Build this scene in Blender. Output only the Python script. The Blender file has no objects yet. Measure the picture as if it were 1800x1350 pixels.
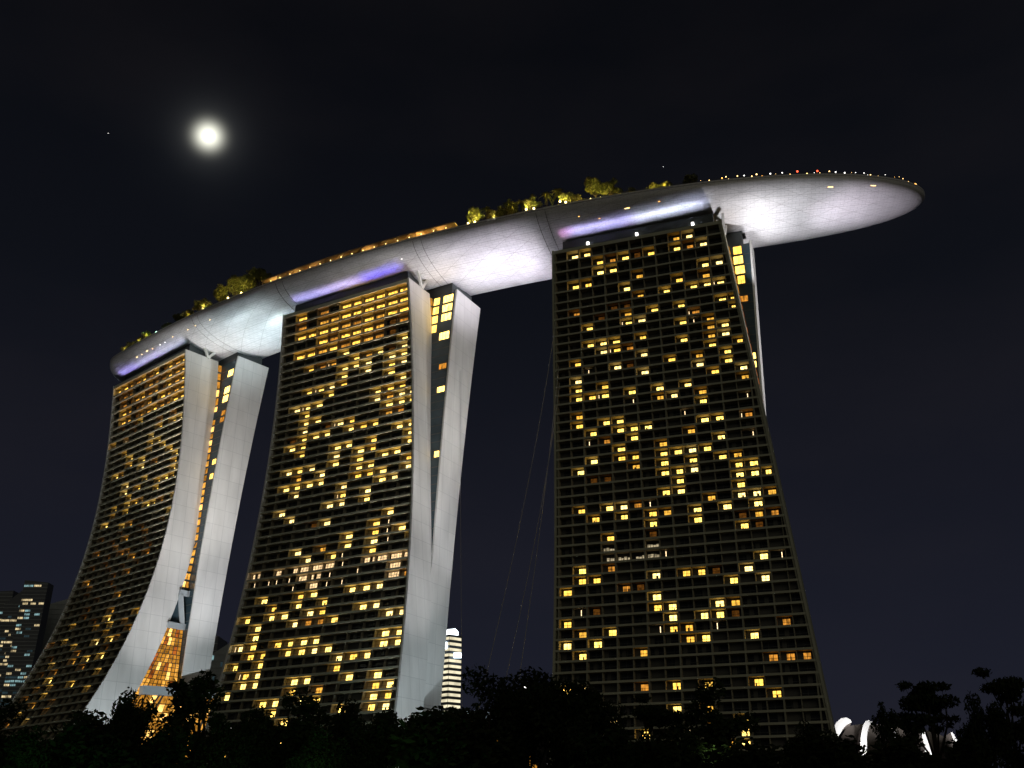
import bpy, math, random
import numpy as np
from mathutils import Vector, Matrix

# ------------------------------------------------------------------ camera, sky, sun, exposure
SC = bpy.context.scene
COL = SC.collection
EYE = 1.6
PITCH = 24.471
F_PX = 1741.85                       # focal length in pixels of an 1800 px wide picture
cam_data = bpy.data.cameras.new('camera')
cam_data.sensor_width = 36.0
cam_data.lens = F_PX / 1800 * 36.0
cam_data.clip_start = 0.1
cam_data.clip_end = 300000
cam = bpy.data.objects.new('camera', cam_data)
cam.location = (0, 0, EYE)
cam.rotation_euler = (math.radians(90 + PITCH), 0, 0)
COL.objects.link(cam)
SC.camera = cam
SC.view_settings.view_transform = 'Standard'
SC.view_settings.look = 'None'
SC.view_settings.exposure = 0
SC.view_settings.gamma = 1
SC.cycles.use_denoising = True
SC.cycles.max_bounces = 5
SC.cycles.diffuse_bounces = 3
SC.cycles.glossy_bounces = 2
SC.cycles.sample_clamp_indirect = 4.0


def ray(px, py):
    """unit direction through a pixel of the 1800 x 1350 picture"""
    p = math.radians(PITCH)
    a, b = (px - 900) / F_PX, (675 - py) / F_PX
    d = Vector((a, math.cos(p) - b * math.sin(p), math.sin(p) + b * math.cos(p)))
    return d.normalized()


def at(px, py, Y):
    """the point at ground distance Y that a pixel looks at"""
    d = ray(px, py)
    t = Y / d.y
    return Vector((d.x * t, Y, EYE + d.z * t))


MOON = ray(366.5, 239)
world = bpy.data.worlds.new('World')
SC.world = world
world.use_nodes = True
nt = world.node_tree
nt.nodes.clear()
N = nt.nodes.new
L = nt.links.new
out = N('ShaderNodeOutputWorld')
bg = N('ShaderNodeBackground')
tc = N('ShaderNodeTexCoord')
sep = N('ShaderNodeSeparateXYZ')
L(tc.outputs['Generated'], sep.inputs[0])
ramp = N('ShaderNodeValToRGB')
cr = ramp.color_ramp
cr.elements[0].position = 0.0
cr.elements[0].color = (0.0155, 0.0160, 0.0245, 1)
cr.elements[1].position = 1.0
cr.elements[1].color = (0.0022, 0.0024, 0.0034, 1)
for pos, c in ((0.14, (0.0110, 0.0122, 0.0210)), (0.30, (0.0082, 0.0090, 0.0150)), (0.48, (0.0046, 0.0054, 0.0085)), (0.68, (0.0028, 0.0032, 0.0048))):
    e = cr.elements.new(pos)
    e.color = (*c, 1)
L(sep.outputs['Z'], ramp.inputs[0])
# thin night cloud
cn = N('ShaderNodeTexNoise')
cn.inputs['Scale'].default_value = 2.6
cn.inputs['Detail'].default_value = 5
mp = N('ShaderNodeMapping')
mp.inputs['Scale'].default_value = (1, 1, 2.6)
L(tc.outputs['Generated'], mp.inputs[0])
L(mp.outputs[0], cn.inputs['Vector'])
cr2 = N('ShaderNodeValToRGB')
cr2.color_ramp.elements[0].position = 0.45
cr2.color_ramp.elements[0].color = (0, 0, 0, 1)
cr2.color_ramp.elements[1].position = 0.85
cr2.color_ramp.elements[1].color = (0.0035, 0.0026, 0.0024, 1)
L(cn.outputs[0], cr2.inputs[0])
add1 = N('ShaderNodeVectorMath')
add1.operation = 'ADD'
L(ramp.outputs[0], add1.inputs[0])
L(cr2.outputs[0], add1.inputs[1])
# the moon's aureole in the thin cloud
dotn = N('ShaderNodeVectorMath')
dotn.operation = 'DISTANCE'
nrm = N('ShaderNodeVectorMath')
nrm.operation = 'NORMALIZE'
L(tc.outputs['Generated'], nrm.inputs[0])
L(nrm.outputs[0], dotn.inputs[0])
dotn.inputs[1].default_value = MOON


def gauss(sig, col):
    m1 = N('ShaderNodeMath'); m1.operation = 'DIVIDE'; m1.inputs[1].default_value = sig
    L(dotn.outputs['Value'], m1.inputs[0])
    m2 = N('ShaderNodeMath'); m2.operation = 'POWER'; m2.inputs[1].default_value = 2.0
    L(m1.outputs[0], m2.inputs[0])
    m3 = N('ShaderNodeMath'); m3.operation = 'MULTIPLY'; m3.inputs[1].default_value = -1
    L(m2.outputs[0], m3.inputs[0])
    m4 = N('ShaderNodeMath'); m4.operation = 'EXPONENT'
    L(m3.outputs[0], m4.inputs[0])
    s = N('ShaderNodeVectorMath'); s.operation = 'SCALE'
    s.inputs[0].default_value = col
    L(m4.outputs[0], s.inputs['Scale'])
    return s


prev = add1
for sig, col in ((0.0102, (1.6, 1.6, 1.35)), (0.0235, (0.036, 0.037, 0.037)), (0.05, (0.0045, 0.0052, 0.0055))):
    gs = gauss(sig, col)
    a = N('ShaderNodeVectorMath')
    a.operation = 'ADD'
    L(prev.outputs[0], a.inputs[0])
    L(gs.outputs[0], a.inputs[1])
    prev = a
L(prev.outputs[0], bg.inputs['Color'])
bg.inputs['Strength'].default_value = 1.0
L(bg.outputs[0], out.inputs['Surface'])

# the city's glow from behind the camera: one very weak, very soft sun
sun = bpy.data.lights.new('city_glow', 'SUN')
sun.energy = 0.215
sun.angle = math.radians(50)
sun.color = (1.0, 0.92, 0.66)
so = bpy.data.objects.new('city_glow', sun)
so.rotation_euler = Vector((-0.20, 1.0, -0.22)).to_track_quat('-Z', 'Y').to_euler()
COL.objects.link(so)

LIGHTS = []


def spot(loc, target, power, size, color=(1, 1, 1), blend=0.8, radius=0.6):
    l = bpy.data.lights.new('flood_light', 'SPOT')
    l.energy = power
    l.spot_size = math.radians(size)
    l.spot_blend = blend
    l.color = color
    l.shadow_soft_size = radius
    o = bpy.data.objects.new('flood_light', l)
    o.location = loc
    o.rotation_euler = (Vector(target) - Vector(loc)).to_track_quat('-Z', 'Y').to_euler()
    COL.objects.link(o)
    return o


def strip(a, b, up, power, color, width=0.35):
    """a line of wash lamps between two points"""
    a, b = Vector(a), Vector(b)
    l = bpy.data.lights.new('wash_light', 'AREA')
    l.shape = 'RECTANGLE'
    l.size = (b - a).length
    l.size_y = width
    l.energy = power
    l.color = color
    l.spread = math.radians(48)
    o = bpy.data.objects.new('wash_light', l)
    x = (b - a).normalized()
    z = -Vector(up).normalized()
    y = z.cross(x).normalized()
    z = x.cross(y)
    m = Matrix((x, y, z)).transposed().to_4x4()
    m.translation = (a + b) / 2
    o.matrix_world = m
    COL.objects.link(o)
    return o


def bulb(loc, power, color=(1, 0.72, 0.3), radius=0.25):
    l = bpy.data.lights.new('bulb', 'POINT')
    l.energy = power
    l.color = color
    l.shadow_soft_size = radius
    o = bpy.data.objects.new('bulb', l)
    o.location = loc
    COL.objects.link(o)
    return o


# ------------------------------------------------------------------ materials
MATS = {}


def mat(name, color, rough=0.7, metallic=0.0, spec=0.5, noise=None, emit=None, estr=1.0):
    m = bpy.data.materials.new(name)
    m.use_nodes = True
    n = m.node_tree.nodes
    lk = m.node_tree.links
    b = n['Principled BSDF']
    b.inputs['Base Color'].default_value = (*color, 1)
    b.inputs['Roughness'].default_value = rough
    b.inputs['Metallic'].default_value = metallic
    b.inputs['Specular IOR Level'].default_value = spec
    if noise:
        scale, amt = noise
        t = n.new('ShaderNodeTexCoord')
        x = n.new('ShaderNodeTexNoise')
        x.inputs['Scale'].default_value = scale
        x.inputs['Detail'].default_value = 5
        lk.new(t.outputs['Object'], x.inputs['Vector'])
        r = n.new('ShaderNodeMapRange')
        r.inputs['From Min'].default_value = 0.3
        r.inputs['From Max'].default_value = 0.7
        r.inputs['To Min'].default_value = 1 - amt
        r.inputs['To Max'].default_value = 1 + amt
        lk.new(x.outputs[0], r.inputs['Value'])
        s = n.new('ShaderNodeVectorMath')
        s.operation = 'SCALE'
        s.inputs[0].default_value = color
        lk.new(r.outputs[0], s.inputs['Scale'])
        lk.new(s.outputs[0], b.inputs['Base Color'])
    if emit:
        b.inputs['Emission Color'].default_value = (*emit, 1)
        b.inputs['Emission Strength'].default_value = estr
    MATS[name] = m
    return m


def lamp_mat(name, color, strength, var=0.0, scale=1.5, stretch=(1, 1, 1)):
    """something that gives off light; var = curtains and furniture seen against it"""
    m = bpy.data.materials.new(name)
    m.use_nodes = True
    n = m.node_tree.nodes
    lk = m.node_tree.links
    n.clear()
    o = n.new('ShaderNodeOutputMaterial')
    e = n.new('ShaderNodeEmission')
    e.inputs['Color'].default_value = (*color, 1)
    e.inputs['Strength'].default_value = strength
    lk.new(e.outputs[0], o.inputs['Surface'])
    if var:
        t = n.new('ShaderNodeTexCoord')
        mp_ = n.new('ShaderNodeMapping')
        mp_.inputs['Scale'].default_value = stretch
        lk.new(t.outputs['Object'], mp_.inputs[0])
        x = n.new('ShaderNodeTexNoise')
        x.inputs['Scale'].default_value = scale
        x.inputs['Detail'].default_value = 2
        lk.new(mp_.outputs[0], x.inputs['Vector'])
        r = n.new('ShaderNodeMapRange')
        r.inputs['From Min'].default_value = 0.32
        r.inputs['From Max'].default_value = 0.62
        r.inputs['To Min'].default_value = strength * (1 - var)
        r.inputs['To Max'].default_value = strength * (1 + var * 0.5)
        lk.new(x.outputs[0], r.inputs['Value'])
        lk.new(r.outputs[0], e.inputs['Strength'])
    MATS[name] = m
    return m


def panel_mat(name, c1, c2, mortar, bw, bh, ms, rough=0.5, metallic=0.0, spec=0.5, bump=0.0, stain=0.10, offset=0.0, fine=None):
    """panelled cladding, laid out in metres along the surface's own UV"""
    m = bpy.data.materials.new(name)
    m.use_nodes = True
    n = m.node_tree.nodes
    lk = m.node_tree.links
    b = n['Principled BSDF']
    b.inputs['Roughness'].default_value = rough
    b.inputs['Metallic'].default_value = metallic
    b.inputs['Specular IOR Level'].default_value = spec
    t = n.new('ShaderNodeUVMap')
    br = n.new('ShaderNodeTexBrick')
    br.offset = offset
    br.inputs['Color1'].default_value = (*c1, 1)
    br.inputs['Color2'].default_value = (*c2, 1)
    br.inputs['Mortar'].default_value = (*mortar, 1)
    br.inputs['Scale'].default_value = 1.0
    br.inputs['Brick Width'].default_value = bw
    br.inputs['Row Height'].default_value = bh
    br.inputs['Mortar Size'].default_value = ms
    br.inputs['Mortar Smooth'].default_value = 0.2
    lk.new(t.outputs[0], br.inputs['Vector'])
    x = n.new('ShaderNodeTexNoise')
    x.inputs['Scale'].default_value = 0.09
    x.inputs['Detail'].default_value = 6
    mp_ = n.new('ShaderNodeMapping')
    mp_.inputs['Scale'].default_value = (3.0, 0.6, 1)
    lk.new(t.outputs[0], mp_.inputs[0])
    lk.new(mp_.outputs[0], x.inputs['Vector'])
    r = n.new('ShaderNodeMapRange')
    r.inputs['From Min'].default_value = 0.3
    r.inputs['From Max'].default_value = 0.7
    r.inputs['To Min'].default_value = 1 - stain
    r.inputs['To Max'].default_value = 1 + stain * 0.5
    lk.new(x.outputs[0], r.inputs['Value'])
    s = n.new('ShaderNodeVectorMath')
    s.operation = 'SCALE'
    lk.new(br.outputs['Color'], s.inputs[0])
    lk.new(r.outputs[0], s.inputs['Scale'])
    last = s
    if fine:                         # joints of the big diamond panels
        sp = n.new('ShaderNodeSeparateXYZ')
        lk.new(t.outputs[0], sp.inputs[0])

        def joint(ku, kv, width):
            a = n.new('ShaderNodeMath'); a.operation = 'MULTIPLY'; a.inputs[1].default_value = ku
            lk.new(sp.outputs[0], a.inputs[0])
            c = n.new('ShaderNodeMath'); c.operation = 'MULTIPLY_ADD'; c.inputs[1].default_value = kv
            lk.new(sp.outputs[1], c.inputs[0]); lk.new(a.outputs[0], c.inputs[2])
            f = n.new('ShaderNodeMath'); f.operation = 'FRACT'
            lk.new(c.outputs[0], f.inputs[0])
            g_ = n.new('ShaderNodeMath'); g_.operation = 'GREATER_THAN'; g_.inputs[1].default_value = width
            lk.new(f.outputs[0], g_.inputs[0])
            return g_
        mul = None
        for ku, kv, wd in ((1 / 13, 1 / 8.8, .022), (1 / 13, -1 / 8.8, .022), (0, 1 / 4.4, .04)):
            j_ = joint(ku, kv, wd)
            if mul is None:
                mul = j_
            else:
                q = n.new('ShaderNodeMath'); q.operation = 'MULTIPLY'
                lk.new(mul.outputs[0], q.inputs[0]); lk.new(j_.outputs[0], q.inputs[1])
                mul = q
        rg2 = n.new('ShaderNodeMapRange')
        rg2.inputs['To Min'].default_value = 0.60
        lk.new(mul.outputs[0], rg2.inputs['Value'])
        s2 = n.new('ShaderNodeVectorMath'); s2.operation = 'SCALE'
        lk.new(s.outputs[0], s2.inputs[0]); lk.new(rg2.outputs[0], s2.inputs['Scale'])
        last = s2
    lk.new(last.outputs[0], b.inputs['Base Color'])
    MATS[name] = m
    return m


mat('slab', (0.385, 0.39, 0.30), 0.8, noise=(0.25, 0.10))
mat('fin', (0.25, 0.25, 0.19), 0.8, noise=(0.3, 0.1))
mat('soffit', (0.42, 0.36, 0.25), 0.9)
mat('fin_side', (0.22, 0.20, 0.15), 0.9)
mat('soffit_pale', (0.72, 0.62, 0.42), 0.9)  # soffit copy for two towers, paler and warmer to add amber niche glow
mat('recess', (0.10, 0.095, 0.08), 0.5, noise=(0.4, 0.3))
mat('dark_glass', (0.014, 0.017, 0.016), 0.18, spec=0.6)
mat('curtain_glass', (0.055, 0.055, 0.048), 0.4)
mat('blue_glass', (0.035, 0.060, 0.075), 0.22, spec=0.6, noise=(0.15, 0.25))
mat('niche_wall_lit', (0.50, 0.42, 0.26), 0.8)  # back wall of lit bays only, window glow put into its colour
mat('frame', (0.05, 0.05, 0.045), 0.5)
mat('roof_dark', (0.05, 0.06, 0.06), 0.5)
mat('grey_panel', (0.30, 0.33, 0.35), 0.6, noise=(0.2, 0.1))
mat('white_steel', (0.62, 0.62, 0.60), 0.5)
mat('deck', (0.25, 0.22, 0.18), 0.8)
mat('timber', (0.32, 0.22, 0.12), 0.6)
mat('bark', (0.03, 0.025, 0.02), 0.9, spec=0.1)
mat('leaf', (0.020, 0.030, 0.011), 0.8, spec=0.1, noise=(0.6, 0.5))
mat('leaf_dark', (0.017, 0.024, 0.010), 0.8, spec=0.1, noise=(0.5, 0.5))
mat('leaf_deck', (0.12, 0.125, 0.03), 0.6, noise=(0.6, 0.5))
mat('ground', (0.025, 0.035, 0.015), 0.95, noise=(0.05, 0.4))
mat('far_wall', (0.10, 0.11, 0.13), 0.6)
mat('far_glass', (0.03, 0.045, 0.06), 0.25)
mat('petal', (0.17, 0.145, 0.13), 0.6, noise=(0.05, 0.1))
mat('petal_white', (0.8, 0.8, 0.8), 0.5)
mat('steel_cable', (0.55, 0.55, 0.55), 0.5)
mat('pole', (0.02, 0.02, 0.02), 0.7)
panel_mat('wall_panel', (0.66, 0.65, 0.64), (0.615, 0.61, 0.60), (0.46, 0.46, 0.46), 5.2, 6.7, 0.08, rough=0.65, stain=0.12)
panel_mat('hull_panel', (0.60, 0.595, 0.615), (0.55, 0.55, 0.57), (0.40, 0.40, 0.43), 2.6, 1.3, 0.08, rough=0.34, spec=0.5, stain=0.10, offset=0.5, fine=True)
for k, (c, s) in enumerate((((1, 0.62, 0.11), 3.4), ((1, 0.66, 0.15), 4.2), ((1, 0.56, 0.08), 2.4), ((1, 0.50, 0.06), 1.4), ((1, 0.72, 0.24), 3.4))):
    lamp_mat(f'lit_{k}', c, s, 0.45, 1.1, (1, 1, 0.35))
lamp_mat('dim', (1, 0.40, 0.05), 0.7, 0.7, 1.2, (1, 1, 0.4))
lamp_mat('dim_gold', (1, 0.47, 0.06), 1.3, 0.7, 1.2, (1, 1, 0.4))
lamp_mat('very_dim', (1, 0.36, 0.05), 0.09, 0.6, 1.2)
lamp_mat('fluor', (1, 0.68, 0.34), 1.3, 0.6, 1.5, (1, 1, 0.3))
lamp_mat('fluor_dim', (1, 0.82, 0.50), 0.42, 0.8, 2.0, (1, 1, 0.3))
lamp_mat('sliver', (1, 0.72, 0.38), 3.0)
lamp_mat('suite', (1, 0.54, 0.07), 2.8, 0.8, 0.9)
lamp_mat('amber_0', (1, 0.42, 0.05), 0.55, 0.6, 0.5)
lamp_mat('amber_1', (1, 0.46, 0.07), 1.1, 0.5, 0.6)
lamp_mat('amber_2', (1, 0.55, 0.14), 2.2, 0.4, 0.6)
lamp_mat('rust_0', (1, 0.22, 0.03), 0.22, 0.6, 0.4)
lamp_mat('rust_1', (1, 0.26, 0.04), 0.42, 0.6, 0.4)
lamp_mat('glow_warm', (1, 0.62, 0.22), 6.0)
lamp_mat('glow_white', (1, 0.95, 0.9), 5.0)
lamp_mat('glow_green', (0.55, 1.0, 0.75), 9.0)
lamp_mat('glow_red', (1, 0.10, 0.04), 3.5)
lamp_mat('glow_orange', (1, 0.42, 0.08), 5.0)
lamp_mat('glow_lamp', (1, 0.78, 0.30), 9.0)
lamp_mat('moon', (1, 0.99, 0.95), 4.0)
lamp_mat('office_warm', (1, 0.78, 0.42), 0.75, 0.8, 0.25)
lamp_mat('office_cool', (0.50, 0.85, 0.88), 0.42, 0.8, 0.25)
lamp_mat('office_dim', (0.20, 0.36, 0.42), 0.10, 0.6, 0.1)
lamp_mat('band_light', (1.0, 0.90, 0.62), 0.95, 0.35, 0.12)
lamp_mat('crown_light', (0.85, 0.95, 1.0), 3.0)
lamp_mat('screen_light', (0.75, 0.92, 1.0), 4.0)


# ------------------------------------------------------------------ mesh helpers
class MB:
    def __init__(self, o=(0, 0, 0)):
        self.v, self.f, self.m, self.uv = [], [], [], []
        self.mats = []
        self.o = Vector(o)

    def mi(self, name):
        if name not in self.mats:
            self.mats.append(name)
        return self.mats.index(name)

    def face(self, pts, m, uv=None):
        b = len(self.v)
        for p in pts:
            self.v.append((p[0] - self.o[0], p[1] - self.o[1], p[2] - self.o[2]))
        self.f.append(tuple(range(b, b + len(pts))))
        self.m.append(self.mi(m))
        self.uv.append(uv or [(0, 0)] * len(pts))

    def hexa(self, p, m, faces=None, ms=None):
        """eight corners: bottom ring 0-3, top ring 4-7"""
        F = {'b': (3, 2, 1, 0), 't': (4, 5, 6, 7), 's0': (0, 1, 5, 4), 's1': (1, 2, 6, 5), 's2': (2, 3, 7, 6), 's3': (3, 0, 4, 7)}
        for k, q in F.items():
            if faces and k not in faces:
                continue
            self.face([p[i] for i in q], (ms or {}).get(k, m))

    def box(self, c, s, m, rz=0.0):
        c = Vector(c)
        R = Matrix.Rotation(rz, 3, 'Z')
        p = []
        for z in (-.5, .5):
            for x, y in ((-.5, -.5), (.5, -.5), (.5, .5), (-.5, .5)):
                p.append(c + R @ Vector((x * s[0], y * s[1], z * s[2])))
        self.hexa(p, m)

    def bar(self, a, b, w, h, m, up=(0, 0, 1)):
        a, b = Vector(a), Vector(b)
        d = (b - a).normalized()
        x = d.cross(Vector(up))
        x = x.normalized() if x.length > 1e-4 else Vector((1, 0, 0))
        y = x.cross(d).normalized()
        p = []
        for c in (a, b):
            for i, j in ((-.5, -.5), (.5, -.5), (.5, .5), (-.5, .5)):
                p.append(c + x * w * i + y * h * j)
        self.hexa(p, m)

    def tube(self, pts, r, m, n=6):
        pts = [Vector(p) for p in pts]
        rs = r if isinstance(r, (list, tuple)) else [r] * len(pts)
        rings = []
        for i, p in enumerate(pts):
            d = (pts[min(i + 1, len(pts) - 1)] - pts[max(i - 1, 0)]).normalized()
            x = d.cross(Vector((0.13, 0.27, 1)))
            x = x.normalized() if x.length > 1e-4 else Vector((1, 0, 0))
            y = d.cross(x).normalized()
            rings.append([p + (x * math.cos(2 * math.pi * k / n) + y * math.sin(2 * math.pi * k / n)) * rs[i] for k in range(n)])
        for a, b in zip(rings, rings[1:]):
            for k in range(n):
                self.face([a[k], a[(k + 1) % n], b[(k + 1) % n], b[k]], m)
        self.face(rings[0][::-1], m)
        self.face(rings[-1], m)

    def ball(self, c, r, m, n=8, squash=1.0):
        c = Vector(c)
        P = lambda i, j: c + Vector((math.sin(math.pi * i / n) * math.cos(2 * math.pi * j / n) * r, math.sin(math.pi * i / n) * math.sin(2 * math.pi * j / n) * r, math.cos(math.pi * i / n) * r * squash))
        for i in range(n):
            for j in range(n):
                q = [P(i, j), P(i + 1, j), P(i + 1, j + 1), P(i, j + 1)]
                if i == 0:
                    q = [q[0], q[1], q[2]]
                elif i == n - 1:
                    q = [q[0], q[1], q[3]]
                self.face(q, m)

    def build(self, name, parent=None, smooth=False, weld=False):
        me = bpy.data.meshes.new(name)
        me.from_pydata(self.v, [], self.f)
        for n in self.mats:
            me.materials.append(MATS[n])
        me.polygons.foreach_set('material_index', self.m)
        if any(any(c != (0, 0) for c in u) for u in self.uv):
            lay = me.uv_layers.new(name='UVMap')
            flat = [c for u in self.uv for q in u for c in q]
            lay.data.foreach_set('uv', flat)
        if weld:
            import bmesh
            bm = bmesh.new()
            bm.from_mesh(me)
            bmesh.ops.remove_doubles(bm, verts=bm.verts, dist=0.001)
            bm.to_mesh(me)
            bm.free()
        if smooth:
            me.polygons.foreach_set('use_smooth', [True] * len(me.polygons))
        me.update()
        o = bpy.data.objects.new(name, me)
        COL.objects.link(o)
        if parent:
            o.parent = parent
        else:
            o.location = self.o
        return o


def thing(name, label, cat, loc=(0, 0, 0), group=None):
    o = bpy.data.objects.new(name, None)
    o.empty_display_size = 1
    o.location = loc
    COL.objects.link(o)
    return tag(o, label, cat, group)


def tag(o, label, cat, group=None):
    o['label'] = label
    o['category'] = cat
    if group:
        o['group'] = group
    return o


# ------------------------------------------------------------------ ground
g = MB()
g.face([(-8000, -4000, 0), (8000, -4000, 0), (8000, 9000, 0), (-8000, 9000, 0)], 'ground')
go = g.build('ground')
go['kind'] = 'structure'

# ------------------------------------------------------------------ the three hotel towers
H = 3.35                    # storey height
TALL = 1.293                # the five suite storeys at the top are taller
Z0 = 175.264 + EYE
ZROOF = Z0 + 5 * H * TALL


def zk(k):
    return Z0 - H * k if k >= 0 else Z0 - H * TALL * k


class Tower:
    def __init__(self, X, Y, th, w, nb, l, r, f, d, gg, e, uw):
        self.X, self.Y, self.th = X, Y, math.radians(th)
        self.w, self.nb = w, nb
        self.b = w / nb
        self.l, self.r, self.fc, self.dc, self.gc, self.ec, self.uwc = l, r, f, d, gg, e, uw

    def s(self, z):
        return (ZROOF - z) / 180.0

    def ul(self, z):
        s = self.s(z); return self.l[0] * s + self.l[1] * s * s

    def ur(self, z):
        s = self.s(z); return self.w + self.r[0] * s + self.r[1] * s * s

    def f(self, z):
        s = self.s(z); return self.fc[0] * s + self.fc[1] * s * s + self.fc[2] * s ** 3

    def d(self, z):
        s = self.s(z); return self.dc[0] + self.dc[1] * s + self.dc[2] * s * s

    def g0(self, z):
        s = self.s(z); return self.gc[0] + self.gc[1] * s + self.gc[2] * s * s

    def g(self, z):
        g = self.g0(z)
        return min(g, self.d(z) - self.f(z) - 0.8) if self.nb == 11 and self.w > 62 and z < 105 else g

    def e(self, z):
        s = self.s(z); return self.ec[0] + self.ec[1] * s

    def uw(self, z):
        s = self.s(z); return self.w + self.uwc[0] + self.uwc[1] * s - (14 * max(0, s - .36) if self.nb == 13 else 0)

    def P(self, u, v, z):
        c, s = math.cos(self.th), math.sin(self.th)
        return Vector((self.X + u * c + v * s, self.Y + u * s - v * c, z))


TW = [
    Tower(-192.544, 437.599, -40.513, 60.839, 11, (0.064, 0.038), (12.66, -2.094), (-20.11, 24.825, 34.101), (16.477, -12.336, 12.168), (19.15, -14.784, 8.559), (16.226, -6.198), (12.084, -0.908)),
    Tower(-95.096, 365.476, -28.883, 62.235, 11, (0.036, 0.09), (13.93, 2.015), (-13.449, 34.461, -0.84), (14.145, -3.096, 3.159), (16.578, -19.108, 9.531), (17.672, -9.433), (11.627, -2.764)),
    Tower(15.64, 315.462, -19.324, 61.256, 13, (-0.45, -0.382), (17.237, -0.018), (5.672, -16.327, 21.264), (14.3, -3.0, 3.0), (17.018, -14.05, 7.327), (8.25, 0.0), (8.252, -5.459)),
]
GRID = [
    'aaddadavada|vdd.vdddada|.dvdaddvada|.advdd.adda|.advddaddaa|.v.va|...v...d.d|a.d....a.aa|......a|..a...aa|...a..a.a|...a.a...a|.ad..a.d..a|..........a|...a..a...aa|...a.a..aaa|....a...a|..a.aad|..a.a..aad.a|.a|....ad.....a|.v..v..v..v|...v.d..d|.d..d...v|...v.dd..v|.v.v...d.d|....v.v.v|.d...v.d|..d..v|..v...v|....v..d|...v|...v...d|..a..v.a...a.aa|......a.a.d|d.a.....a..d|....a..a.ad|.v...d...v|..a..d.a.a|.v.d...d|...a......a|..d.a..a|.d..a.....a|...d..d|..a...d|.d..a|',
    '.a.dsaaaaaa|.d.ddaaaaaa|.aaaaddadaa|...adaaadvd|.aadadaddv|.....a....a|..add.adava|.....aaa.aa|.....a.a.aa|..aaaa...a|....a.....ad|.aaa....aaa|..a.....adaa|..aa.....aaa|..a.vaa..dd|.vaaa.aaa|.aa.......aa|..a..aa.a..a|.....a.aa..a|.aaa.a.a.aa|..d.a..aa..a|.aaaa..aaa.a|..a...a..aa|......a.a|.a...aa.a|..a|....va....a|.........as|.......a.asa|...a.d.a.as.a|....a.as.a|f.fffffs.ffff|ssssffs.s..ff|...s.fss...fd|.a..aa..aaa|..a.a.a|a.aa.aa..aa|.a..adda...aa|.a|aa.aaaa....aa|.aa.aaaa...aa|a.a.....aaa|.aa.....a|.aa..aa..a.a|a....a.d...aa|...aa.aa...aa|....a....a.aa|.....a|..a...a|...a.a|.a|',
    '.aa......aa|...adava.ada|...aa|.aa...a....aa|.....a...a.a|......a.a.aaa|.d..vv|...v.a.a.a..aa|..a..aa...d..a|.........asa|..aaa.a....aa|...aad...a.aa|.a....a....a.a|..s.av..a.a.a|.a....a...a.a|.a.a.......a.a|.aaa.a.a.a...a|.....s.aa.a|.a........a..s|.a.aa....s|..a.aaa...aa.d|..sd.a...a|....a..a...a.s|..a.aa.aaaa|.a...a.a.a.aa|..vv...aaa..aa|........a...aaa|.......aa...a|.a.aads...a.aaa|..a.a.aa.a.a.a|......a..a..vad|...a..v.....av|...f..f|...ffffs|.a.d.........as|.aa...a.aav.a|a...dv.....a.a|......a|.sv...aa..aa|a......a.aav|.a.a..saa.s...d|a.a.....aa..a|.a...a|.............ddd||aa...d.a.a..a|.............a|.......a.a|...a.....d.a|.....a..s.aa|.......a..aa|....a..a|',
]
# lit windows on the exposed side of the rear slab: (storey, metres in from its end wall, width, how lit)
REAR = [
    [(-4, 3.0, 4.0, 'lit_1'), (-2, 3.0, 4.0, 'lit_1'), (-1, 3.0, 4.0, 'lit_1'), (1, 2.2, 3.0, 'dim'), (2, 2.2, 3.0, 'dim'), (8, 2.0, 2.6, 'lit_0'), (10, 2.0, 2.6, 'lit_0')],
    [(-5, 3.2, 4.6, 'lit_1'), (-4, 3.2, 4.6, 'lit_1'), (-3, 3.2, 4.6, 'lit_1'), (-1, 3.2, 4.6, 'lit_1'), (-5, 8.6, 2.8, 'lit_0'), (-4, 8.6, 2.8, 'lit_0'), (-3, 8.6, 2.8, 'lit_0'), (-2, 8.6, 2.8, 'lit_0'), (3, 2.4, 3.4, 'dim'), (6, 2.2, 3.4, 'lit_1'), (14, 1.4, 2.2, 'lit_1')],
    [(-5, 4.5, 3.0, 'lit_2'), (-4, 4.4, 3.4, 'lit_0'), (-3, 4.0, 3.4, 'lit_0'), (-2, 3.8, 2.6, 'lit_2'), (0, 3.4, 3.0, 'dim'), (7, 1.6, 2.0, 'lit_1'), (8, 1.6, 2.0, 'lit_1')],
]
KMAX = 51
REC = 2.2                   # depth of the balconies
rnd = random.Random(5)


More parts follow.
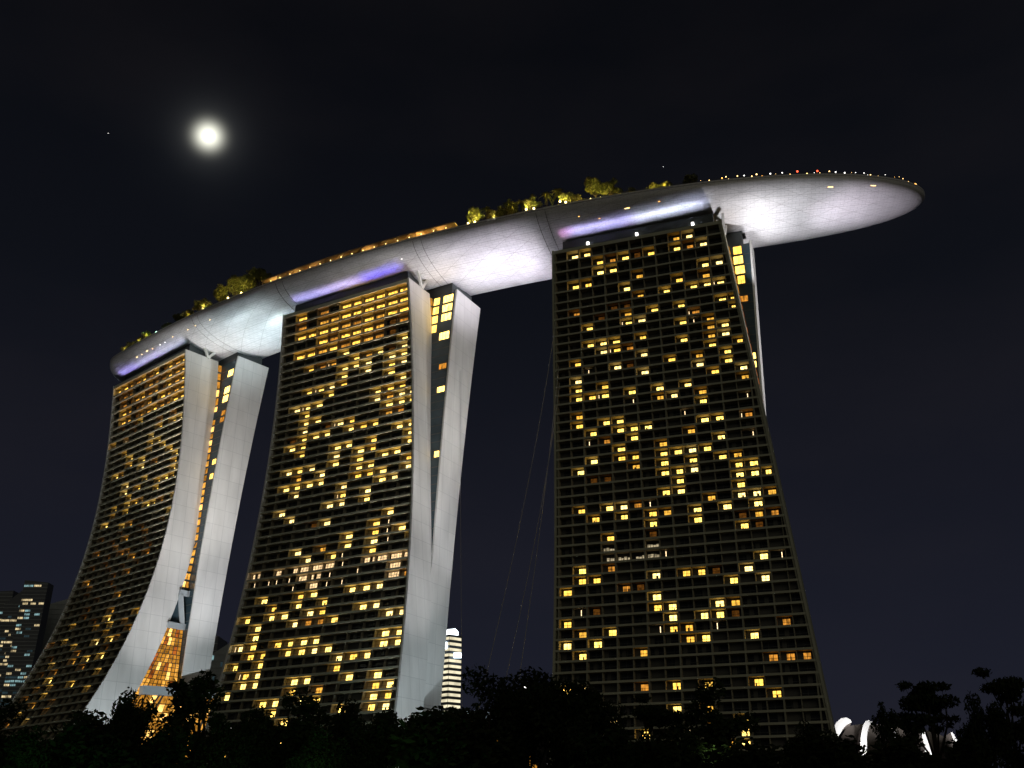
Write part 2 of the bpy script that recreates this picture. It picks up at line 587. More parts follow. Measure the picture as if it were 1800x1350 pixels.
def window_bay(mb, T, k, j, code, lit=None):
    """one room's glazing at the back of its balcony"""
    zt, zb = zk(k), zk(k + 1)
    if zb < 1:
        return False
    hgt = zt - zb
    u0, u1 = T.ul(zb) if j == 0 else j * T.b, (j + 1) * T.b
    ur = T.ur(zb) - 0.6
    u1 = min(u1, ur)
    if u1 - u0 < 1.4:
        return False
    lo, hi = zb + 0.12, zt - 0.55
    tallw = code in 'adf' and k < 0
    wide = (code == 'f') or (tallw and T.nb == 11)
    V = lambda z: T.f(z) - REC + 0.09

    lit = lit or mb
    GLOW = {'dim', 'dim_gold', 'very_dim', 'sliver', 'fluor', 'fluor_dim', 'suite'}

    def pane(a, b, c, d_, m, off=0.0):
        (lit if m in GLOW or m[:4] == 'lit_' else mb).face([T.P(a, V(c) + off, c), T.P(b, V(c) + off, c), T.P(b, V(d_) + off, d_), T.P(a, V(d_) + off, d_)], m)

    a, b = u0 + 0.22, u1 - 0.22
    # whole back wall, its colour brightened in lit bays, then the lit part and its frame
    W = b - a
    gl = 'dark_glass' if rnd.random() < 0.7 else 'curtain_glass'
    if code in 'ad':
        gl = 'niche_wall_lit' if T.nb == 11 else 'curtain_glass'
    pane(a, b, lo, hi, gl)
    if code == '.':
        x = a + W * rnd.uniform(0.35, 0.65)
        pane(x - 0.05, x + 0.05, lo, hi, 'frame', 0.03)
        if rnd.random() < 0.5:
            x2 = a + W * rnd.uniform(0.0, 0.6)
            pane(x2, x2 + W * 0.3, lo, hi, 'curtain_glass', 0.02)
        return True
    if code in 'ad':
        if wide:
            p, q = a + W * 0.10, b - W * 0.06
        else:
            p, q = a + W * rnd.uniform(0.34, 0.40), a + W * rnd.uniform(0.84, 0.90)
        m = rnd.choice(['lit_0', 'lit_0', 'lit_1', 'lit_2', 'lit_3', 'lit_4'] if T.nb == 13 else ['lit_0', 'lit_1', 'lit_1', 'lit_2', 'lit_4']) if code == 'a' else ('dim' if T.nb == 13 or rnd.random() < .5 else 'dim_gold')
        if tallw and T.nb == 11 and code == 'a':
            m = rnd.choice(['suite', 'suite', 'lit_2'])
        top = hi - 0.36 if not tallw else hi - 0.95
        if m[:3] != 'dim' and not tallw and rnd.random() < 0.2:
            top = hi - 0.5
        pane(p, q, lo, top, m, 0.03)
        for t in ((0.5,) if q - p < 3.2 else (0.33, 0.66)):
            x = p + (q - p) * (t + rnd.uniform(-.04, .04))
            pane(x - 0.07, x + 0.07, lo, top, 'frame', 0.06)
        if rnd.random() < 0.6:
            zz = lo + (top - lo) * rnd.uniform(0.40, 0.55)
            pane(p, q, zz - 0.05, zz + 0.05, 'frame', 0.055)
        if rnd.random() < 0.45:
            x = p + (q - p) * rnd.uniform(0.05, 0.75)
            wd = rnd.uniform(0.3, 0.7)
            pane(x, x + wd, lo, lo + rnd.uniform(1.1, 1.7), 'frame', 0.05)
        if rnd.random() < 0.10 and lit is mb and not tallw:
            s0 = a + W * 0.06
            pane(s0, s0 + 0.16, lo, hi - 0.2, 'sliver', 0.03)
    elif code == 'v':
        pane(a + W * 0.3, a + W * 0.8, lo, hi - 0.2, 'very_dim', 0.03)
    elif code == 's':
        x = a + W * rnd.uniform(0.2, 0.8)
        pane(x, x + 0.20, lo, hi - 0.2, 'sliver', 0.03)
    elif code == 'f':
        n = 4
        for i in range(n):
            p = a + W * (0.08 + 0.22 * i)
            if rnd.random() < 0.85:
                pane(p, p + W * 0.19, lo, hi - (0.1 if T.nb == 11 else rnd.uniform(.7, 1.3)), 'fluor' if T.nb == 11 else 'fluor_dim', 0.03)
    return True


def loft(mb, T, cols, zs, m, uvf=None):
    """cols: functions z -> (u, v); a strip between neighbours for each z step"""
    for za, zb in zip(zs, zs[1:]):
        for i in range(len(cols) - 1):
            A, B = cols[i], cols[i + 1]
            q = [(A, zb), (B, zb), (B, za), (A, za)]
            pts = [T.P(*c(z), z) for c, z in q]
            uv = [(sum(c(z)) if uvf is None else uvf(c, z), z) for c, z in q]
            mb.face(pts, m, uv)


LABELS = ['hotel tower farthest from the round prow, with the widest flared white leg',
          'middle hotel tower, its two white end walls meeting in a slit',
          'hotel tower under the overhanging prow, seen face on with no white leg in front']
ROOTS = []
for ti, T in enumerate(TW):
    base = T.P(30, -12, 0)
    root = thing('hotel_tower', LABELS[ti], 'tower', base, 'hotel towers carrying the sky deck')
    ROOTS.append(root)
    zs = [ZROOF - (ZROOF + 0.0) * i / 48 for i in range(49)]
    # --- balcony slabs and fins: one lattice
    fr = MB(base)
    for k in range(-5, KMAX + 1):
        z = zk(k)
        if z < 1.5:
            continue
        zb, zt = z - (0.34 if k > -5 else 0.5), z + (0.34 if k > -5 else 0.9)
        a0, a1, b0, b1 = T.ul(zb), T.ur(zb), T.ul(zt), T.ur(zt)
        fb, ft = T.f(zb) + 0.22, T.f(zt) + 0.22
        p = [T.P(a0, fb, zb), T.P(a1, fb, zb), T.P(a1, fb - REC - .4, zb), T.P(a0, fb - REC - .4, zb),
             T.P(b0, ft, zt), T.P(b1, ft, zt), T.P(b1, ft - (0.24 if k > -5 else 1.7), zt), T.P(b0, ft - (0.24 if k > -5 else 1.7), zt)]
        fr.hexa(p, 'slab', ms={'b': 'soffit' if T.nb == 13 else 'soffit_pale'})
        if k > -5:      # balcony floor behind the parapet
            zf = z + 0.05
            fr.face([T.P(a0, fb - 0.1, zf), T.P(a1, fb - 0.1, zf), T.P(a1, fb - REC - .4, zf), T.P(a0, fb - REC - .4, zf)], 'soffit')
        if k >= KMAX:
            break
        z2 = zk(k + 1)
        hi, lo = z - 0.33, z2 + 0.33
        if lo < 0.5:
            continue
        j = 0
        while True:
            u = j * T.b
            if u > T.ur(lo) - 1.0:
                break
            thick = j % 2 == (0 if T.nb == 13 else 1)
            if T.nb == 13:
                hw, pr = (0.21, 0.14) if thick else (0.09, -0.15)
            else:
                hw, pr = (0.14, -0.55) if thick else (0.07, -1.0)
            if j == 0:
                u += 0.3
            p = [T.P(u - hw, T.f(lo) + pr, lo), T.P(u + hw, T.f(lo) + pr, lo), T.P(u + hw, T.f(lo) - REC - .02, lo), T.P(u - hw, T.f(lo) - REC - .02, lo),
                 T.P(u - hw, T.f(hi) + pr, hi), T.P(u + hw, T.f(hi) + pr, hi), T.P(u + hw, T.f(hi) - REC - .02, hi), T.P(u - hw, T.f(hi) - REC - .02, hi)]
            fr.hexa(p, 'fin' if T.nb == 13 else 'fin_side', ('s0', 's1', 's3'), ms={'s1': 'soffit', 's3': 'soffit'} if T.nb == 13 else {'s1': 'fin_side', 's3': 'fin_side'})
            j += 1
        # edge post and the hand rail
        p = []
        for zz in (lo, hi):
            e = T.ur(zz) - 0.05
            p += [T.P(e - 0.55, T.f(zz) + 0.1, zz), T.P(e, T.f(zz) + 0.1, zz), T.P(e, T.f(zz) - REC - .02, zz), T.P(e - 0.55, T.f(zz) - REC - .02, zz)]
        fr.hexa(p, 'fin', ('s0', 's1', 's3'))
        zr = z2 + 1.05
        fr.face([T.P(T.ul(zr), T.f(zr) + 0.1, zr - 0.05), T.P(T.ur(zr), T.f(zr) + 0.1, zr - 0.05), T.P(T.ur(zr), T.f(zr) + 0.1, zr + 0.05), T.P(T.ul(zr), T.f(zr) + 0.1, zr + 0.05)], 'frame')
        # sun-shade tips along the free edge
        if ti > -1:
            zz = z + 0.1
            fr.hexa([T.P(T.ul(zz) - d0, T.f(zz) + v0, zz + w0) for w0 in (-.12, .12) for d0, v0 in ((.7, -.2), (0, -.2), (0, .3), (.7, .3))], 'white_steel')
    fr.build('balcony_frame', root)
    # --- core of the curved slab
    co = MB(base)
    F0 = lambda z: (T.ul(z), T.f(z) - REC)
    F1 = lambda z: (T.ur(z), T.f(z) - REC)
    B1 = lambda z: (T.ur(z), T.f(z) - T.d(z))
    B0 = lambda z: (T.ul(z), T.f(z) - T.d(z))
    loft(co, T, [F0, F1, B1, B0, F0], zs, 'recess')
    co.face([T.P(*c(ZROOF), ZROOF) for c in (F0, F1, B1, B0)], 'roof_dark')
    co.build('core', root)
    # --- white end walls of the curved slab
    for side in (1, -1):
        w = MB(base)
        U = (lambda z: T.ur(z)) if side > 0 else (lambda z: T.ul(z) - 0.75)
        c1 = lambda z: (U(z) + 0.02, T.f(z) + 0.35)
        c2 = lambda z: (U(z) + 0.72, T.f(z) + 0.35)
        c3 = lambda z: (U(z) + 0.72, T.f(z) - T.d(z) - 0.25)
        c4 = lambda z: (U(z) + 0.02, T.f(z) - T.d(z) - 0.25)
        ztop = ZROOF + 1.1
        zz = [ztop] + zs[1:]
        wm = 'slab' if ti == 2 else 'wall_panel'  # face-on tower's end walls take the darker slab colour to stand in for shadow
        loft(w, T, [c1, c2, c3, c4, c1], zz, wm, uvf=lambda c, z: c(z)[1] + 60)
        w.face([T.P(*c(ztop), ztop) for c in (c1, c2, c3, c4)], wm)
        w.build('end_wall', root)
    # --- straight rear slab
    re = MB(base)
    W0 = lambda z: (5.0, -T.g(z))
    W1 = lambda z: (T.uw(z), -T.g(z))
    W2 = lambda z: (T.uw(z), -T.g0(z) - T.e(z))
    W3 = lambda z: (5.0, -T.g0(z) - T.e(z))
    loft(re, T, [W0, W1, W2, W3, W0], zs, 'blue_glass')
    re.face([T.P(*c(ZROOF), ZROOF) for c in (W0, W1, W2, W3)], 'roof_dark')
    for k in range(-5, KMAX):
        z = zk(k)
        if z > 40:
            uu = T.uw(z)
            re.face([T.P(uu - 14, -T.g(z) + 0.06, z - 0.15), T.P(uu, -T.g(z) + 0.06, z - 0.15), T.P(uu, -T.g(z) + 0.06, z + 0.15), T.P(uu - 14, -T.g(z) + 0.06, z + 0.15)], 'frame')
    re.build('rear_slab', root)
    w = MB(base)
    c1 = lambda z: (T.uw(z) + 0.02, -T.g(z) + 0.3)
    c2 = lambda z: (T.uw(z) + 0.72, -T.g(z) + 0.3)
    c3 = lambda z: (T.uw(z) + 0.72, -T.g0(z) - T.e(z) - 0.3)
    c4 = lambda z: (T.uw(z) + 0.02, -T.g0(z) - T.e(z) - 0.3)
    zz = [ZROOF + 1.1] + zs[1:]
    loft(w, T, [c1, c2, c3, c4, c1], zz, 'wall_panel', uvf=lambda c, z: c(z)[1] + 90)
    w.face([T.P(*c(ZROOF + 1.1), ZROOF + 1.1) for c in (c1, c2, c3, c4)], 'wall_panel')
    w.build('end_wall', root)
    # --- lit windows beside the atrium
    for k, du, wd, m in REAR[ti]:
        zt, zb = zk(k) - 0.5, zk(k + 1) + 0.5
        zm = (zt + zb) / 2
        u1 = T.uw(zm) - du + wd / 2
        u0 = u1 - wd
        wb = MB(base)
        n = 2 if wd < 4 else 3
        for i in range(n):
            a, b = u0 + wd * i / n + 0.06, u0 + wd * (i + 1) / n - 0.06
            wb.face([T.P(a, -T.g(zb) + 0.12, zb), T.P(b, -T.g(zb) + 0.12, zb), T.P(b, -T.g(zt) + 0.12, zt), T.P(a, -T.g(zt) + 0.12, zt)], m)
        wb.build('atrium_window', root)
    # --- glazed slit between the two slabs
    ag = MB(base)
    for k in range(-5, KMAX):
        zt, zb = zk(k), zk(k + 1)
        zm = (zt + zb) / 2
        if zb < (100 if ti else 45):
            break
        va, vb = T.f(zm) - T.d(zm), -T.g(zm)
        gap = va - vb
        if gap < 0.2 and ti:
            break
        du = 0.35

        def Q(q, z, push=0.0):
            a_, b_ = T.f(z) - T.d(z), -T.g(z)
            if a_ - b_ < .35:
                a_ = b_ + .35
            b_ = b_ + .15
            ext = min(max(2.6 - (a_ - b_), 0), 2.6) if ti == 0 else .6
            return T.P(T.ur(z) + du + push + ext * q, a_ + (b_ - a_) * q, z)
        ag.face([Q(0, zb, -.25), Q(1, zb, -.25), Q(1, zt, -.25), Q(0, zt, -.25)], 'blue_glass')
        if ti == 0 and 76 < zm < 92:
            continue
        n = max(1, round(gap / 1.7)) if gap > 2.2 else 1
        gap = max(gap, 1.2)
        for i in range(n):
            fr_ = (i + 0.5) / n
            q = rnd.random()
            if ti == 0:
                if zm > 92:
                    m = None if (fr_ < 0.55 and gap > 5) else ('amber_1' if q < 0.30 else 'amber_0' if q < 0.90 else 'amber_2')
                    if k < 2 and q < 0.3:
                        m = None
                else:
                    m = 'amber_0' if q < 0.55 else 'rust_1' if q < 0.75 else 'amber_1' if q < .95 else 'amber_2'
            else:
                m = 'rust_1' if q < 0.5 else 'rust_0' if q < 0.85 else None
                if k < 0:
                    m = 'amber_0'
            if m:
                low = ti == 0 and zm < 76
                for za, zc in ((zb + 0.15, zm - 0.12), (zm + 0.12, zt - 0.15)) if low else ((zb + 0.5, zt - 0.4),):
                    mg = min(.12, .16 / (gap / n))
                    ag.face([Q((i + mg) / n, za), Q((i + 1 - mg) / n, za), Q((i + 1 - mg) / n, zc), Q((i + mg) / n, zc)], m)
    ag.build('atrium_glazing', root)
    if ti == 0:
        tr = MB(base)
        for z in (77.5, 91.0):
            tr.bar(T.P(T.ur(z) + 0.9, T.f(z) - T.d(z) + 0.5, z), T.P(T.ur(z) + 0.9, -T.g(z) - 0.5, z), 1.2, 2.2, 'grey_panel')
        z1, z2 = 90, 78.5
        tr.bar(T.P(T.ur(z1) + 1.0, T.f(z1) - T.d(z1) - 0.5, z1), T.P(T.ur(z2) + 1.0, -T.g(z2) + 1.5, z2), 1.0, 2.0, 'grey_panel')
        tr.build('atrium_truss', root)
    # --- recessed storey between the roof and the sky deck
    rs = MB(base)
    for (u0, u1, v0, v1) in ((2.5, T.w - 2.5, -3.2, -14.5), (8, T.w + T.uwc[0] - 2.5, -T.gc[0] - 1.2, -T.gc[0] - T.ec[0] + 1.5), (8, T.w - 5, -14.5, -T.gc[0] - 1.2)):
        rs.hexa([T.P(u, v, z) for z in (ZROOF, ZROOF + 6.6) for u, v in ((u0, v0), (u1, v0), (u1, v1), (u0, v1))], 'roof_dark', ('s0', 's1', 's2', 's3'))
    rs.build('roof_storey', root)
    # wash fixtures along the roof edge
    wf = MB(base)
    wf.bar(T.P(4, -0.7, ZROOF + 1.0), T.P(T.w - 4, -0.7, ZROOF + 1.0), 0.4, 0.25, 'frame')
    wf.build('wash_fixture', root)
    # white V strut in the slit
    vs = MB(base)
    vf, v1, v2 = ((-11.2, -8.0, -15.2), (-9.0, -5.0, -11.7), (-9.0, -5.0, -11.7))[ti]
    u = T.w + 0.5
    foot = T.P(u, vf, ZROOF + 0.9)
    vs.bar(foot, T.P(u + .3, v1, ZROOF + 7.2), 0.9, 1.1, 'white_steel')
    vs.bar(foot, T.P(u + .3, v2, ZROOF + 6.2), 0.9, 1.1, 'white_steel')
    vs.build('v_strut', root)
    if ti == 1:
        le = MB(base)
        for i in range(5):
            a, b = T.w - 34 + i * 6.5, T.w - 34 + i * 6.5 + 6.0
            le.hexa([T.P(u_, v_, z_) for z_ in (ZROOF + 2.7, ZROOF + 3.05) for u_, v_ in ((a, -2.9), (b, -2.9), (b, -3.15), (a, -3.15))], 'glow_warm')
        le.build('roof_light', root)
    if ti == 2:
        for u_ in (12.5, 31.0, 51.5):
            le = MB(base)
            le.hexa([T.P(u_ + a, -2.2 + b, z_) for z_ in (ZROOF + 2.4, ZROOF + 3.6) for a, b in ((-.45, .35), (.45, .35), (.45, -.35), (-.45, -.35))], 'glow_white')
            le.build('roof_light', root)
    # --- windows: the hundred nearest one by one, the rest as one part
    cells = []
    rows = GRID[ti].split('|')
    for k in range(-5, KMAX):
        row = rows[k + 5] if k + 5 < len(rows) else ''
        for j in range(18):
            if j * T.b > T.ur(zk(k + 1)) - 2.0:
                break
            cells.append((k, j, row[j] if j < len(row) else '.'))
    first = []
    for c in cells:
        if 8 < zk(c[0] + 1) and c[2] in 'adf':
            q = T.P((c[1] + .5) * T.b, T.f(zk(c[0])), zk(c[0]))
            first.append(((q - Vector((0, 0, EYE))).length, c))
    first.sort()
    chosen = set(c for _, c in first[:100])
    rest = MB(base)
    for c in cells:
        if c in chosen:
            wb, lp_ = MB(base), MB(base)
            if window_bay(wb, T, *c, lit=lp_):
                wo = wb.build('window', root)
                if lp_.f:
                    lp_.build('lit_pane', wo)
        else:
            window_bay(rest, T, *c)
    ro = rest.build('window', root)
    ro['kind'] = 'stuff'

# ------------------------------------------------------------------ the sky deck
HQ = [1.8557, 0.0822, 211.4013 + EYE, 0.9137, 22.3023, 9.2976, -161.9156, 221.3433, -142.668, 107.8414, 2.2254, 2.9274, 2.0492, 2.9679, 2.0504]
CEN = [T.P(T.w / 2, -17.5, 0) for T in TW]
(ax, ay), (bx, by), (cx, cy) = [(c.x, c.y) for c in CEN]
UX, UY, RR = 209.70938, 878.98168, 579.48763


def hull_frame(t):
    dv, dk = HQ[0], HQ[1]
    kap = (1 + dk) / RR
    thm = math.atan2(cy - ay, cx - ax)
    side = 1 if ((bx - ax) * (UY - ay) - (by - ay) * (UX - ax)) > 0 else -1
    th = thm + side * kap * t
    X = bx + side / kap * (math.sin(th) - math.sin(thm))
    Y = by - side / kap * (math.cos(th) - math.cos(thm))
    n = (math.sin(th), -math.cos(th))
    return X, Y, n, (math.cos(th), math.sin(th))


def hull_size(t):
    _, _, _, _, W_, D_, tl, tr, tcl, tcr, el, er, dl, dr, sec = HQ
    xi = (tcl - t) / (tcl - tl) if t < tcl else (t - tcr) / (tr - tcr) if t > tcr else 0
    xi = min(max(xi, 0), 1)
    e, d = (el, dl) if t < 0 else (er, dr)
    return W_ * math.sqrt(max(1 - xi ** e, 0)), D_ * math.sqrt(max(1 - xi ** d, 0))


def hull_pt(t, phi, out=0.0):
    X, Y, n, _ = hull_frame(t)
    w, dep = hull_size(t)
    sec = HQ[14]
    c, s = math.cos(phi), abs(math.sin(phi))
    off = (w + out) * math.copysign(abs(c) ** (2 / sec), c) + HQ[0]
    z = HQ[2] + HQ[3] * t / 100 - (dep + out) * s ** (2 / sec)
    return Vector((X + n[0] * off, Y + n[1] * off, z))


def TT(t):
    return float(np.interp(t, (-130, -72.7, -35.8, 15.4, 53.5, 85.8, 115.9, 142.8, 172.7, 212.3, 219.5), (-139.5, -78.6, -40.1, 12.4, 51.5, 84.6, 115.4, 143.0, 173.5, 213.7, 220.8)))


def deck_pt(t, off, dz=0.0):
    """a point on the deck, off metres in from the edge that faces the gardens"""
    t = TT(t)
    X, Y, n, _ = hull_frame(t)
    w, _ = hull_size(t)
    o = w - off + HQ[0]
    return Vector((X + n[0] * o, Y + n[1] * o, HQ[2] + HQ[3] * t / 100 + dz))


deck_base = (bx, by, 0)
sky = thing('sky_deck', 'long boat-shaped pale deck laid across the tops of all three towers', 'roof deck', deck_base)
NT, NP = 240, 56
ts = [HQ[6] + (HQ[7] - HQ[6]) * (math.sin(-math.pi / 2 + math.pi * i / NT) * .5 + .5) for i in range(NT + 1)]
hm = MB(deck_base)
for i in range(NT):
    for j in range(NP):
        pa, pb = math.pi * j / NP, math.pi * (j + 1) / NP
        q = [(ts[i], pa), (ts[i + 1], pa), (ts[i + 1], pb), (ts[i], pb)]
        hm.face([hull_pt(*x) for x in q], 'hull_panel', [(x[0] + 300, x[1] * 20) for x in q])
hm.build('hull', sky, smooth=True, weld=True)
dm = MB(deck_base)
for i in range(NT):
    a, b = ts[i], ts[i + 1]
    dm.face([hull_pt(a, 0) - Vector((0, 0, .1)), hull_pt(b, 0) - Vector((0, 0, .1)), hull_pt(b, math.pi) - Vector((0, 0, .1)), hull_pt(a, math.pi) - Vector((0, 0, .1))], 'deck')
    # low rim
    for ph, sgn in ((0, 1), (math.pi, -1)):
        p, q = hull_pt(a, ph), hull_pt(b, ph)
        dm.face([p, q, q + Vector((0, 0, .9)), p + Vector((0, 0, .9))], 'hull_panel', [(0.01, 0.01), (.5, 0.01), (.5, .5), (0.01, .5)])
dm.build('deck', sky)
# expansion joints: pairs of dark lines round the hull
for t in (-75.5, -72.0, -27.3, -23.8, 36.2, 39.6, 84.0, 87.4):
    t = TT(t)
    sm = MB(deck_base)
    sm.tube([hull_pt(t + 1.0 * math.sin(math.pi * j / 40), math.pi * j / 40, 0.03) for j in range(1, 40)], 0.10, 'frame', 4)
    sm.build('expansion_joint', sky)
# small lamps in the hull
for (t, ph, m, s) in ((-117.4, 30, 'glow_warm', .8), (-113.5, 30, 'glow_warm', .5), (-109.2, 29, 'glow_warm', 1.0), (-105.3, 30, 'glow_orange', .5), (-99.7, 30, 'glow_white', .5), (-96.1, 30, 'glow_white', .4), (-90.1, 27, 'glow_warm', .35), (-80, 27, 'glow_warm', .4), (-75, 26, 'glow_warm', .5), (-66, 27, 'glow_warm', .4),
                       (183.8, 27, 'glow_warm', 1.3), (198.5, 24, 'glow_warm', 1.3), (115.9, 27, 'glow_warm', 1.2), (126.9, 24, 'glow_orange', .5), (105.9, 36, 'glow_orange', .35), (99.0, 27, 'glow_orange', .3), (30.0, 33, 'glow_white', .4)):
    t = TT(t)
    lm = MB(deck_base)
    p, q = math.radians(ph - 0.5), math.radians(ph + 0.5)
    lm.face([hull_pt(t - s * .7, p, .06), hull_pt(t + s * .7, p, .06), hull_pt(t + s * .7, q, .06), hull_pt(t - s * .7, q, .06)], 'glow_warm' if m == 'glow_warm' else m)
    lm.build('hull_lamp', sky)
# lamps on the rail round the prow
k = 0
for i in range(37):
    t = 141 + 2.15 * i + rnd.uniform(-1.3, 1.3)
    if t > 219:
        break
    lm = MB(deck_base)
    p = deck_pt(t, 0.5)
    hgt = rnd.uniform(1.0, 2.3)
    lm.bar(p, p + Vector((0, 0, hgt)), 0.07, 0.07, 'frame', up=(0, 1, 0))
    red = i in (15, 18)
    lm.ball(p + Vector((0, 0, hgt + .1)), 0.36 if red else rnd.choice((.08, .11, .14, .2, .26)), 'glow_red' if red else rnd.choice(['glow_warm', 'glow_warm', 'glow_white', 'glow_orange']), 6)
    lm.build('rail_lamp', sky)
rl = MB(deck_base)
for i in range(60):
    a, b = 100 + i * 1.95, 100 + (i + 1) * 1.95
    for h in (0.9, 1.6):
        rl.bar(deck_pt(a, .3, h), deck_pt(b, .3, h), 0.06, 0.08, 'frame')
    rl.bar(deck_pt(a, .3, .9), deck_pt(a, .3, 1.6), 0.06, 0.06, 'frame', up=(0, 1, 0))
rl.build('railing', sky)

# terrace pavilion on the deck (restaurant canopy with warm lamps beneath)
pv = thing('terrace_pavilion', 'long low restaurant canopy on the sky deck with warm lamps under its roof', 'pavilion', deck_pt(8, 6))
pb = pv.location
rf, po, lp = MB(pb), MB(pb), None
T0, T1 = -36.5, 52.5
n = 44
for i in range(n):
    a, b = T0 + (T1 - T0) * i / n, T0 + (T1 - T0) * (i + 1) / n
    low, hi = 3.9, 4.4
    wa = 3.2 + 1.2 * (i > 34 or i < 8)
    q = [deck_pt(a, 1.2, low), deck_pt(b, 1.2, low), deck_pt(b, 12, low + .8), deck_pt(a, 12, low + .8)]
    r = [x + Vector((0, 0, .45)) for x in q]
    rf.hexa(q + r, 'timber', ('b', 't', 's0', 's2') + (('s3',) if i == 0 else ()) + (('s1',) if i == n - 1 else ()))
    po.face([deck_pt(a, 8, 0), deck_pt(b, 8, 0), deck_pt(b, 8, 4.1), deck_pt(a, 8, 4.1)], 'timber')
    if i % 4 == 0:
        po.bar(deck_pt(a, 2.2, 0), deck_pt(a, 2.2, 3.9), .35, .35, 'timber', up=(0, 1, 0))
rf.build('roof', pv)
po.build('post_and_wall', pv)
cn_ = MB(pb)
for a, b in ((-33, -28), (-22, -18), (-12.5, -9.5), (12, 17), (36, 40)):
    cn_.hexa([deck_pt(x, o, z) for z in (0, 1.5) for x, o in ((a, 2.6), (b, 2.6), (b, 3.8), (a, 3.8))], 'timber')
cn_.build('counter', pv)
for i in range(17):
    t = T0 + 4 + (T1 - T0 - 8) * i / 16
    lm = MB(pb)
    lm.ball(deck_pt(t, 2.6, 3.4), 0.17, 'glow_lamp', 6)
    lm.build('ceiling_lamp', pv)
for t, o, h, p, c in ((-31, 4.0, 2.4, 1300, (1, .6, .18)), (-20, 4, 2.2, 500, (1, .5, .15)), (-11, 4, 2.2, 600, (1, .5, .15)), (2, 4.5, 2.6, 260, (1, .5, .15)), (14.5, 4, 2.2, 900, (1, .55, .15)), (27, 4.5, 2.6, 260, (1, .5, .15)), (37, 3.6, 2.2, 1500, (1, .62, .18)), (46, 3.6, 2.2, 900, (1, .45, .2))):
    bulb(deck_pt(t, o, h), p * .45, (1, .66, .2))

# floodlights under the deck: off both ends of every tower, and the colour wash along each roof edge
WHITE, CYAN, LAV, PINK = (1.0, 0.98, 1.0), (0.84, 0.98, 1.0), (0.95, 0.87, 1.0), (1.0, 0.80, 0.95)
for ti, T in enumerate(TW):
    e, wv = T.w, T.w + T.uwc[0]
    col_l = ((.80, .96, 1.0), (.80, .97, 1.0), (.96, .90, 1.0))[ti]
    col_r = ((.80, .96, .98), (.95, .90, 1.0), (.97, .95, 1.0))[ti]
    pr = (1.0, .85, 1.45)[ti]
    pl = (0.5, 1.7, 3.3)[ti]
    for v in (-3.0, -28.0):
        ue = e if v > -15 else wv
        vt = v - 4 if v > -15 else v + 10
        for sg, pw, c in ((1, pr, col_r), (-1, pl, col_l)):
            u_ = ue + 4.0 if sg > 0 else -4.0
            nr = 1.0 if (ti, sg) == (2, 1) else 1.0
            spot(T.P(u_, v, ZROOF - 24), T.P(u_ + sg * (24 if (ti, sg) != (2, 1) else 20), vt, ZROOF + 8), 17500 * pw * nr, 84, c, 1.0)
            spot(T.P(u_, v, ZROOF - 24), T.P(u_ + sg * 44, vt, ZROOF + 6), (15000 if (ti, sg) in ((0, 1), (1, 1)) else 7000) * pw, 64, c, 1.0)
    if ti == 2:
        spot(T.P(e + 5, -4, ZROOF - 26), hull_pt(172, 1.3), 52000, 70, WHITE, 1.0)
        spot(T.P(wv + 5, -16, ZROOF - 26), hull_pt(198, 1.2), 74000, 46, LAV, 1.0)
        spot(T.P(e + 5, -2, ZROOF - 26), hull_pt(206, 0.9), 60000, 30, PINK, 1.0)
    wash = [[(0.04, .3, (.48, .40, 1.0), 1.0), (.3, .65, (.62, .60, 1.0), 1.0), (.65, .93, (.70, .74, 1.0), .9)],
            [(0.06, .28, (.50, .45, 1.0), 1.15), (.28, .62, (.62, .52, 1.0), 1.3), (.62, .92, (.12, .11, 1.0), 1.4)],
            [(0.05, .10, (1.0, .45, .9), .9), (.10, .5, (.55, .52, 1.0), 1.4), (.5, .93, (.72, .78, 1.0), 1.5)]][ti]
    for a, b, c, p in wash:
        strip(T.P(a * T.w, -0.55, ZROOF + 1.25), T.P(b * T.w, -0.55, ZROOF + 1.25), T.P(0, (.10, .02, .0)[ti], 1) - T.P(0, 0, 0), 14 * p * (b - a) * T.w, c)
    # end-wall floods, standing on the ground and the podium some way off each tower's end
    u0 = T.ur(0)
    if ti < 2:
        pw = (1.0, 1.0)[ti]
        far = (40, 40)[ti]
        for v0, z_t, size, p, c in ((46, 16, 74, 0.019, (.70, .95, 1.0)), (36, 66, 52, 0.060, (.82, .94, 1.0)), (22, 118, 36, 0.17, (1.0, .97, .97)), (18, 168, 23, 0.34, (1.0, .96, .90))):
            spot(T.P(u0 + far, v0, 9), T.P(T.ur(z_t), T.f(z_t) - 10, z_t), 2.0e6 * p * (1, .8)[ti], size, c, 1.0, 1.0)
        for v0, z_t, size, p, c in ((-20, 60, 70, 0.016, (.82, .95, 1.0)), (-20, 120, 42, 0.085, (.96, .97, 1.0)), (-20, 168, 25, 0.22, (1.0, .97, .93))):
            spot(T.P(u0 + (38, 40)[ti], v0, (30, 46)[ti]), T.P(T.uw(z_t), -T.g0(z_t) - 8, z_t), 2.0e6 * p * (1, .55 if z_t < 150 else .75)[ti], size, c, 1.0, 1.0)
    else:
        spot(T.P(u0 + 60, -48, 9), T.P(T.uw(168), -T.g(168) - 9, 168), 2.0e6, 19, (1, .96, .97), 1.0, 1.0)

# ------------------------------------------------------------------ moon
mm = MB(MOON * 90000)
mm.ball(MOON * 90000, 90000 * 0.0058, 'moon', 16)
tag(mm.build('moon', smooth=True), 'round white full moon glowing in the dark sky above the far tower', 'moon')

